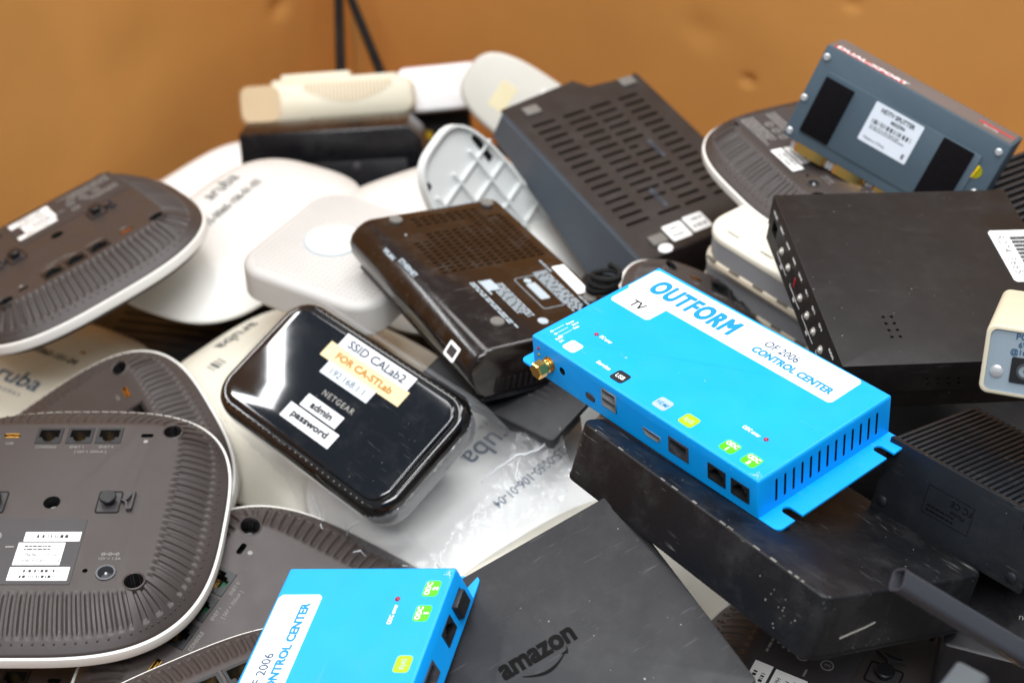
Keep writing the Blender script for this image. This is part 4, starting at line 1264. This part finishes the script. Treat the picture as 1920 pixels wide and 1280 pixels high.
for i in range(nx + 1):
    for j in range(ny + 1):
        x = x0 + (x1 - x0) * i / nx; y = y0 + (y1 - y0) * j / ny
        if not inside(x * 1000, y * 1000): continue
        r = rdist(x, y)
        if r < .0006: continue
        k = sstep(0.0, .020, r)
        # height of the plate below, in this router's frame
        pz = -.03
        for it in range(3):
            q = toP @ Vector((x, y, pz))
            pz -= (q.z - max(dome_z(min(1, gauge(q.x, q.y, .093, .093))), -.02) - .006) / toP[2][2]
        pz = max(-.040, min(-.004, pz))
        wv = noise.noise(Vector((x * 42 + y * 18, y * 60 - x * 14, 1.7))) * .0050 + abs(noise.noise(Vector((x * 120 + y * 60, y * 160, 4.4)))) * .0030 + noise.noise(Vector((x * 330, y * 330, 7.2))) * .0009
        z = (-.004 + .0006 * noise.noise(Vector((x * 90, y * 90, 3)))) * (1 - k) + (pz + .004 + wv) * k
        if y < -b and x < .05: z += .004 * k * math.sin(x * 230)
        vg[i, j] = bm.verts.new((x, y, z)); BZ[i, j] = z
for i in range(nx):
    for j in range(ny):
        q = [vg.get((i, j)), vg.get((i + 1, j)), vg.get((i + 1, j + 1)), vg.get((i, j + 1))]
        if all(q): bm.faces.new(q)
def film_mat():
    m = bpy.data.materials.new('clear_film'); m.use_nodes = True
    nt = m.node_tree; N, L = nt.nodes, nt.links
    N.remove(N['Principled BSDF'])
    out = N['Material Output']
    tr = N.new('ShaderNodeBsdfTransparent'); tr.inputs[0].default_value = (.97, .975, .98, 1)
    gl = N.new('ShaderNodeBsdfGlossy'); gl.inputs['Roughness'].default_value = .10; gl.inputs[0].default_value = (1, 1, 1, 1)
    df = N.new('ShaderNodeBsdfDiffuse'); df.inputs[0].default_value = (.85, .87, .9, 1)
    tc = N.new('ShaderNodeTexCoord')
    n1 = N.new('ShaderNodeTexNoise'); n1.inputs['Scale'].default_value = 160; n1.inputs['Detail'].default_value = 4; n1.inputs['Distortion'].default_value = 1.5
    L.new(tc.outputs['Object'], n1.inputs['Vector'])
    bp = N.new('ShaderNodeBump'); bp.inputs['Strength'].default_value = .35; bp.inputs['Distance'].default_value = .002
    L.new(n1.outputs['Fac'], bp.inputs['Height'])
    L.new(bp.outputs[0], gl.inputs['Normal'])
    fr = N.new('ShaderNodeFresnel'); fr.inputs['IOR'].default_value = 1.45; L.new(bp.outputs[0], fr.inputs['Normal'])
    mu = N.new('ShaderNodeMath'); mu.operation = 'MULTIPLY_ADD'; mu.inputs[1].default_value = .55; mu.inputs[2].default_value = .015
    L.new(fr.outputs[0], mu.inputs[0])
    m1 = N.new('ShaderNodeMixShader'); m1.inputs[0].default_value = .09
    L.new(tr.outputs[0], m1.inputs[1]); L.new(df.outputs[0], m1.inputs[2])
    m2 = N.new('ShaderNodeMixShader')
    L.new(mu.outputs[0], m2.inputs[0]); L.new(m1.outputs[0], m2.inputs[1]); L.new(gl.outputs[0], m2.inputs[2])
    L.new(m2.outputs[0], out.inputs['Surface'])
    return m
M['film'] = film_mat()
ZO = 0.0
bag = obj('plastic_bag', bm, M['film'], None, ang=180)
bag.matrix_world = NGM
tag(bag, 'crinkled clear plastic bag around the shiny taped router', 'plastic bag')

M['lit_crease'] = mat('lit_crease_film', '#e9edf2', 0.15, 0.8, mottle=.1, mscale=200)  # pale colour stands in for light caught along the bag's folds
M['lit_crease'].node_tree.nodes['Principled BSDF'].inputs['Transmission Weight'].default_value = .35
cr = []
rnd = random.Random(21)
for line, rr in ((((103, 67), (99, 52), (94, 38), (91, 26), (89, 12)), .0007), (((96, 40), (101, 30), (104, 22)), .0004), (((92, 30), (98, 20)), .0004),
                 (((60, -47), (48, -55), (36, -60)), .0005), (((86, -46), (74, -55), (66, -62)), .0006), (((20, -50), (30, -57), (44, -62)), .0004), (((96, -30), (104, -38), (112, -40)), .0004)):
    pts = []
    for (ax_, ay_), (bx_, by_) in zip(line, line[1:]):
        for q in range(8):
            x = (ax_ + (bx_ - ax_) * q / 8) * mm; y = (ay_ + (by_ - ay_) * q / 8) * mm
            key = (round((x - x0) / (x1 - x0) * nx), round((y - y0) / (y1 - y0) * ny))
            zz = BZ.get(key, -.014)
            pts.append((x + rnd.uniform(-.0004, .0004), y + rnd.uniform(-.0004, .0004), zz + .0008))
    cr.append(tube(pts, lambda q, rr=rr: rr * (.35 + .65 * math.sin(math.pi * min(1, max(0, q)) ** .8)), 6))
for c in cr:
    obj('lit_fold_crease', c, M['lit_crease'], bag)

# ---------------------------------------------------------------- white unit with dotted face
t, w, d, h = thing('smoke_white_unit', 'thick off white square unit with finely dotted face and round disc', 'wireless unit', 'dotted')
t.name = 'dotted_unit'
obj('case', prism(rrect(w, d, .022, 10), -h, 0, .005, 5), M['dot_white'], t, ang=50)
ds = []
for i in range(26):
    for j in range(26):
        x, y = (i - 12.5) * .0036, (j - 12.5) * .0036
        if math.hypot(x + .012, y - .002) < .021: continue
        if max(abs(x), abs(y)) > .047 or abs(x) + abs(y) > .086: continue
        ds.append(xf(prism(circle(.00055, 6), -.0001, .00012), Matrix.Translation((x, y, 0))))
obj('dot_pattern', merge(*ds), mat('pale_grey_dots', '#a09b96', .6, .3), t, flat=True)
DX = Matrix.Translation((-.012, .002, 0))
obj('centre_disc', lathe([(.0185, -.0002), (.0185, .0008), (.0178, .0013), (.0001, .0013)], 40, DX), M['ap_white'], t, ang=50)
obj('disc_groove', panel(circle(.0195, 40, -.012, .002), [circle(.0186, 40, -.012, .002)[::-1]], -.0001, .0002), M['tag_grey'], t, flat=True)
obj('foot_plate', prism(rrect(w - .01, d - .01, .018, 8), -h - .006, -h, 0), M['ap_cream'], t)

# ---------------------------------------------------------------- grey cover with moulded lattice
t, w, d, h = thing('moulded_cover', 'light grey hollow plastic cover with a lattice of ribs, beside the vented box', 'plastic cover', 'lattice', unit=.27)
a, b = w / 2, d / 2
obj('back_skin', prism(superell(a, b, 3.4, 80), -.0072, -.0044, 0), M['cover_grey'], t)
rim = panel(superell(a, b, 3.4, 80), [superell(a - .0022, b - .0022, 3.4, 80)[::-1]], -.0046, 0)
obj('rim', rim, M['cover_grey'], t, ang=40)
rb = []
for y in (-.027, -.003, .021):
    rb.append(box(-.104, .12, y - .0009, y + .0009, -.0046, -.0006))
for x in (-.094, -.072, -.046, -.020, .006, .032, .058, .084):
    rb.append(box(x - .0008, x + .0008, -.042, .042, -.0046, -.0014))
obj('lattice_ribs', merge(*rb), M['cover_grey'], t, flat=True)
obj('slot', box(-.108, -.082, .030, .0355, -.0045, -.0036), M['dark'], t, flat=True)
obj('slot', box(-.118, -.113, -.030, -.024, -.0045, -.0036), M['dark'], t, flat=True)
obj('clip', lathe([(.003, -.0043), (.0028, .0), (.0014, .0), (.0013, -.004)], 14, Matrix.Translation((-.060, -.012, 0))), M['cover_grey'], t)

# ---------------------------------------------------------------- cream modem at the back
t, w, d, h = thing('desktop_modem', 'old cream modem with a wavy ribbed front, behind the plain black box', 'modem', 'cream')
a, b = w / 2, d / 2
obj('case', loft([[(x, y, -h) for x, y in rrect(w, d, .009, 6)], [(x, y, -.008) for x, y in rrect(w, d, .010, 6)], [(x * .99, y * .97, -.003) for x, y in rrect(w, d, .011, 6)], [(x * .965, y * .88, 0) for x, y in rrect(w, d, .012, 6)]]), M['cream'], t, ang=60)
tanp = loft([[(x, y, -h * .8) for x, y in rrect(.04, d * 1.03, .009, 6, -a + .019, 0)], [(x, y, -.006) for x, y in rrect(.04, d * 1.03, .009, 6, -a + .019, 0)], [(x, y, .0008) for x, y in rrect(.036, d * .92, .009, 6, -a + .020, 0)]])
obj('end_cap', tanp, M['tan'], t, ang=60)
gr = []
for i in range(24):
    x = -.018 + .078 * i / 23
    yb = .004 + .012 * (abs(i - 11.5) / 11.5) ** 2 - .006
    gr.append(box(x - .0010, x + .0006, yb, .0155, -.001, .0009))
obj('front_ribs', merge(*gr), M['tan'], t, flat=True)
obj('upper_deck', merge(box(-.05, .066, b - .002, b + .004, -h * .8, -.004, .002), box(-.042, .022, b + .003, b + .009, -h * .7, -.012, .002)), M['cream'], t)

t, w, d, h = thing('white_adapter', 'cool white box with a pinkish top, right of the old cream modem', 'network adapter', 'whitebox')
obj('case', prism(rrect(w, d, .006, 6), -h, 0, .004, 4), M['cool_white'], t, ang=50)
obj('top_panel', box(-w * .42, w * .48, d / 2 - .0006, d / 2 + .0008, -h * .9, -.004), M['pink_edge'], t, flat=True)

t, w, d, h = thing('pale_plate', 'pale grey rounded plate with a yellowed paper sticker, tilted up at the back', 'plastic plate', 'plate')
obj('plate_body', prism(superell(w / 2, d / 2, 3.0, 64), -h, 0, .004, 4), M['pale_plate'], t, ang=50)
obj('paper_sticker', box(-.046, -.030, -.016, .010, -.0001, .0003), M['yellow_paper'], t, flat=True)
obj('white_sticker', box(-.012, .004, .017, .023, -.0001, .0003), M['white_label'], t, flat=True)


# ---------------------------------------------------------------- plain black upright box
t, w, d, h = thing('upright_router', 'plain black box standing on edge in front of the old cream modem', 'router', 'router')
a, b = w / 2, d / 2
obj('case', prism([(-a, -b), (a + .012, -b), (a + .001, b - .012), (a - .010, b), (-a + .002, b)], -h, 0, .002, 3), M['black_gloss'], t)
obj('front_panel', prism(rrect(w * .72, d * .30, .002, 3, .010, -.002), -.0002, .0006, .0003), M['black_matt'], t)
obj('lower_panel', prism(rrect(w * .86, d * .2, .002, 3, .004, -.026), -.0002, .0006, .0003), M['tag_black'], t)
obj('power_button', lathe([(.004, 0), (.004, .001), (.0034, .0014), (.0001, .0014)], 18, Matrix.Translation((.022, .004, .0004))), M['label_dark'], t)

# ---------------------------------------------------------------- black box with two antennas
t, w, d, h = thing('antenna_router', 'black box with a yellow mark and two tall antennas in the bin corner', 'router', 'darkbox')
a, b = w / 2, d / 2
obj('case', prism(rrect(w, d, .004, 4), -h, 0, .002, 3), M['black_matt'], t)
obj('yellow_mark', prism(rrect(.0115, .0085, 0.0025, 4, .027, -.0035), -.0002, .0008, .0003), M['yellow'], t)
inv = (t.matrix_world @ Matrix.Translation((0, 0, ZO))).inverted()
for p0, p1, p2 in (((-.1700, 1.338, .196), (-.1725, 1.385, .245), (-.178, 1.50, .385)), ((-.1165, 1.338, .200), (-.1400, 1.385, .238), (-.192, 1.478, .325))):
    P0, P1, P2 = (inv @ Vector(p) for p in (p0, p1, p2))
    an = obj('antenna', tube([P0.lerp(P2, q / 8) for q in range(9)], lambda q: .0052 - .0012 * q, 12), M['black_rubber'], t)
    obj('hinge', tube([P0 + (P0 - P2).normalized() * .008, P0 + (P2 - P0).normalized() * .010], .0066, 14), M['black_matt'], an)

# ---------------------------------------------------------------- two stacked beige and grey units
for pose, lab in (('stackA', 'upper of two stacked pale units with grey sides, left of the black steel box'), ('stackB', 'lower of two stacked pale units with grey sides, left of the black steel box')):
    t, w, d, h = thing('pale_unit', lab, 'wireless unit', pose, 'stacked pale units')
    obj('side_band', prism(rrect(w, d, .020, 8), -h + .003, -.0035), M['grey_band'], t, ang=50)
    obj('top_cover', prism(rrect(w + .0012, d + .0012, .0206, 8), -.0045, 0, .0028, 4), M['ap_cream'], t, ang=50)
    obj('bottom_cover', prism(rrect(w + .0024, d + .0024, .0212, 8), -h, -h + .0038, .0012, 2), M['beige_edge'], t, ang=50)
    sl = []
    for k in range(4):
        x = -.042 + .028 * k
        sl.append(box(x - .005, x + .005, -d / 2 + .0075, -d / 2 + .0088, -.0002, .0001))
    for k in range(6):
        x = -.05 + .02 * k
        sl.append(box(x - .004, x + .004, -d / 2 - .0015, -d / 2 + .001, -h + .0032, -h + .0042))
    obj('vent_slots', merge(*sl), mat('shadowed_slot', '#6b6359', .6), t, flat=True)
    obj('embossed_mark', panel(circle(.006, 24, .004, .006), [circle(.0048, 24, .004, .006)[::-1]], -.0001, .0003), M['grey_ink'], t, flat=True)

# ---------------------------------------------------------------- black adapter with labels, beneath the glossy router
t, w, d, h = thing('power_adapter', 'flat black unit with a grey barcode strip under the left end of the blue box', 'power adapter', 'adapter')
obj('case', prism(rrect(w, d, .003, 3), -h, 0, .0008, 2), M['black_matt'], t)
lb = obj('serial_strip', box(-.004, .030, .003, .011, -.0001, .0002), M['grey_ink'], t, flat=True)
obj('serial_print', bars(.013, .007, .026, .004, 24, 3, .0003), M['label_dark'], lb, flat=True)
obj('white_end_label', xf(box(-.018, .026, -.018, -.004, 0, .0002), face('right', w / 2)), M['white_label'], t, flat=True)
obj('rating_print', merge(lines(-.004, -.004, .036, 5, .0045, .0012, 5), *[panel(circle(.0026, 16, x, -.003), [circle(.0020, 16, x, -.003)[::-1]], .0001, .0002) for x in (.027, .034)]), M['label_dark'], t, flat=True)

# ---------------------------------------------------------------- beige adapter at the right edge
t, w, d, h = thing('beige_adapter', 'small beige box with a grey socket panel at the right edge', 'adapter', 'beige')
a, b = w / 2, d / 2
sh = tomesh(prism(rrect(w, d, .004, 5), -h, 0, .0012, 3))
me = cut(sh, [xf(prism(rrect(w - .004, d - .004, .003, 5), -.0012, .003), IDM), box(-a + .019, -a + .026, -b + .010, -b + .017, -.008, .004)], M['beige'], M['panel_grey'])
obj('case', me, [M['beige'], M['panel_grey']], t)
obj('screw', screw(-a + .0065, -b + .0105, .0029, -.0012, IDM, .0009), M['steel'], t)
pj = obj('power_socket', panel(rrect(.0125, .0115, .0006, 2, -a + .0185, -b + .0125), [circle(.0038, 20, -a + .0185, -b + .0125)[::-1]], -.006, -.0004), M['jack'], t, flat=True)
obj('socket_ring', lathe([(.0038, -.005), (.0038, -.0002), (.0029, -.0002), (.0027, -.004), (.0001, -.004)], 20, Matrix.Translation((-a + .0185, -b + .0125, 0))), M['jack_grey'], pj)
obj('socket_pin', lathe([(.0009, -.006), (.0009, -.001), (.0003, -.0006)], 10, Matrix.Translation((-a + .0185, -b + .0125, 0))), M['gold'], pj)
obj('socket_print', merge(text('POWER', -a + .0125, -b + .0275, .0040, bold=.02), text('6V', -a + .0140, -b + .0238, .0036, bold=.02), text('@160mA', -a + .0110, -b + .0205, .0034, bold=.02)),
    M['navy_ink'], t, flat=True)
for o in t.children:
    if o.name.startswith('socket_print'): o.data.transform(Matrix.Translation((0, 0, -.00125)))

t, w, d, h = thing('black_case', 'black case in the shade between the black steel box and the finned box', 'electronic case', 'blackcase')
obj('shell', prism(rrect(w, d, .004, 4), -h, 0, .0015, 2), M['black_matt'], t)
obj('end_strip', box(-w / 2 + .006, -w / 2 + .012, -d * .4, d * .4, -.0001, .0003), M['grey_band'], t, flat=True)

# ---------------------------------------------------------------- dark ribbed unit at the right edge
t, w, d, h = thing('ribbed_unit', 'dark ribbed unit at the right edge behind the black steel box', 'heat sink', 'ribbed')
obj('base', box(-w / 2, w / 2, -d / 2, d / 2, -h, -.004, .001), M['black_matt'], t)
obj('fins', merge(*[box(-w / 2 + .006 * k, -w / 2 + .006 * k + .003, -d / 2, d / 2, -.0045, 0, .0006) for k in range(20)]), M['black_matt'], t)

# ---------------------------------------------------------------- clear plastic tube, cut end up
def clear_mat(name, tint, rough):
    m = mat(name, tint, rough, 0.6, mottle=.03)
    p = m.node_tree.nodes['Principled BSDF']
    p.inputs['Transmission Weight'].default_value = .8
    p.inputs['IOR'].default_value = 1.25
    return m
M['tube'] = clear_mat('smoky_clear_plastic', '#7b7d88', .15)
ZO = 0.0
A0 = Vector((.1500, .4080, .5140)); A1 = Vector((.2240, .4040, .4610))
ax = (A1 - A0).normalized()
up = Vector((0, -.45, .9)); sd = ax.cross(up).normalized(); up = sd.cross(ax).normalized()
tl = link(bpy.data.objects.new('clear_tube', None))
tl.matrix_world = Matrix(((sd.x, up.x, ax.x, A0.x), (sd.y, up.y, ax.y, A0.y), (sd.z, up.z, ax.z, A0.z), (0, 0, 0, 1)))
tag(tl, 'clear square plastic tube with open cut end over the corner of the scuffed slab', 'plastic tube')
o_, i_ = rrect(.0092, .0080, .0022, 4), rrect(.0080, .0068, .0016, 4)
obj('tube_wall', panel(o_, [i_[::-1]], .0004, .125), M['tube'], tl, ang=40)
obj('cut_edge', panel(rrect(.0095, .0083, .0024, 4), [rrect(.0080, .0068, .0016, 4)[::-1]], -.0004, .0004), M['tube'], tl, flat=True)
tl2 = link(bpy.data.objects.new('clear_tube', None))
B0 = Vector((.1600, .3460, .5300))
tl2.matrix_world = Matrix.Translation(B0) @ Matrix.Rotation(math.radians(-38), 4, 'Z') @ Matrix.Rotation(math.radians(82), 4, 'X')
tag(tl2, 'short blurred piece of clear plastic at the bottom edge near the right corner', 'plastic piece')
obj('tube_wall', panel(rrect(.0125, .0100, .0022, 4), [rrect(.0105, .0080, .0016, 4)[::-1]], 0, .05), clear_mat('milky_clear_plastic', '#a9b0b6', .3), tl2, ang=40)

# ---------------------------------------------------------------- coil of black lead
cl = link(bpy.data.objects.new('cable_coil', None))
cl.location = (.0545, .735, .420)
tag(cl, 'small coil of black lead between the glossy router and the vented box', 'cable')
pts = []
for k in range(90):
    q = k / 89
    an = q * math.pi * 2 * 4.2
    r = .0085 + .0012 * math.sin(q * 21)
    pts.append((r * math.cos(an), r * .8 * math.sin(an), -.006 + .014 * q + .001 * math.sin(an * 1.7)))
obj('lead', tube(pts, .0017, 8), M['black_rubber'], cl)

# ---------------------------------------------------------------- dark units buried under the heap (seen only through the gaps)
GB = 'dark units deep under the heap'
LB = 'dark unit deep in the shadows under the heap'
rnd = random.Random(11)
spots = [(-.25, .88, .262, .20), (-.05, .96, .235, .20), (.13, .93, .235, .2), (-.40, .72, .22, .2), (-.10, .60, .25, .2), (.13, .68, .27, .18), (.25, .74, .295, .16),
         (.29, .56, .29, .2), (.05, .46, .27, .2), (-.25, .44, .24, .2), (.18, .40, .29, .16), (.27, .88, .28, .18), (-.28, .62, .24, .2), (-.10, 1.20, .19, .2), (-.28, 1.02, .2, .2),
         (.05, 1.12, .21, .2), (.36, .78, .30, .18), (-.45, .60, .22, .16), (-.02, .80, .255, .18)]
bb = None
for k, (x, y, z, s) in enumerate(spots):
    if bb is None:
        bb = link(bpy.data.objects.new('buried_unit', None))
        obj('case', prism(rrect(.2, .16, .006, 4), 0, .06, .002, 2), M['black_matt'], bb)
        obj('vent_panel', merge(*[box(-.07 + .01 * i, -.066 + .01 * i, -.05, .05, .0598, .0606) for i in range(14)]), M['tag_black'], bb, flat=True)
        r = bb
    else:
        r = dup(bb, IDM)
    tag(r, LB, 'device', GB)
    r.matrix_world = Matrix.Translation((x, y, z - .062)) @ Matrix.Rotation(rnd.uniform(0, 3.1), 4, 'Z') @ Matrix.Rotation(rnd.uniform(-.15, .15), 4, 'X') @ Matrix.Scale(s / .2, 4)
bk = None
t, w, d, h = thing('network_unit', 'black unit with a dotted grille in the shade below the finned box', 'network unit', 'heat')
t.matrix_world = Matrix.Translation((.262, .470, .385)) @ Matrix.Rotation(math.radians(-20), 4, 'Z')
ZO = 0
obj('case', prism(rrect(.12, .10, .003, 4), 0, .05, .001, 2), M['black_matt'], t)
obj('grille_dots', merge(*[xf(prism(circle(.0006, 6), .0499, .0502), Matrix.Translation((.01 + .002 * i, -.04 + .002 * j, 0))) for i in range(20) for j in range(12)]), M['dark'], t, flat=True)
obj('printed_text', text('network-201', -.030, -.022, .005, z=.0502), M['dim_ink'], t, flat=True)
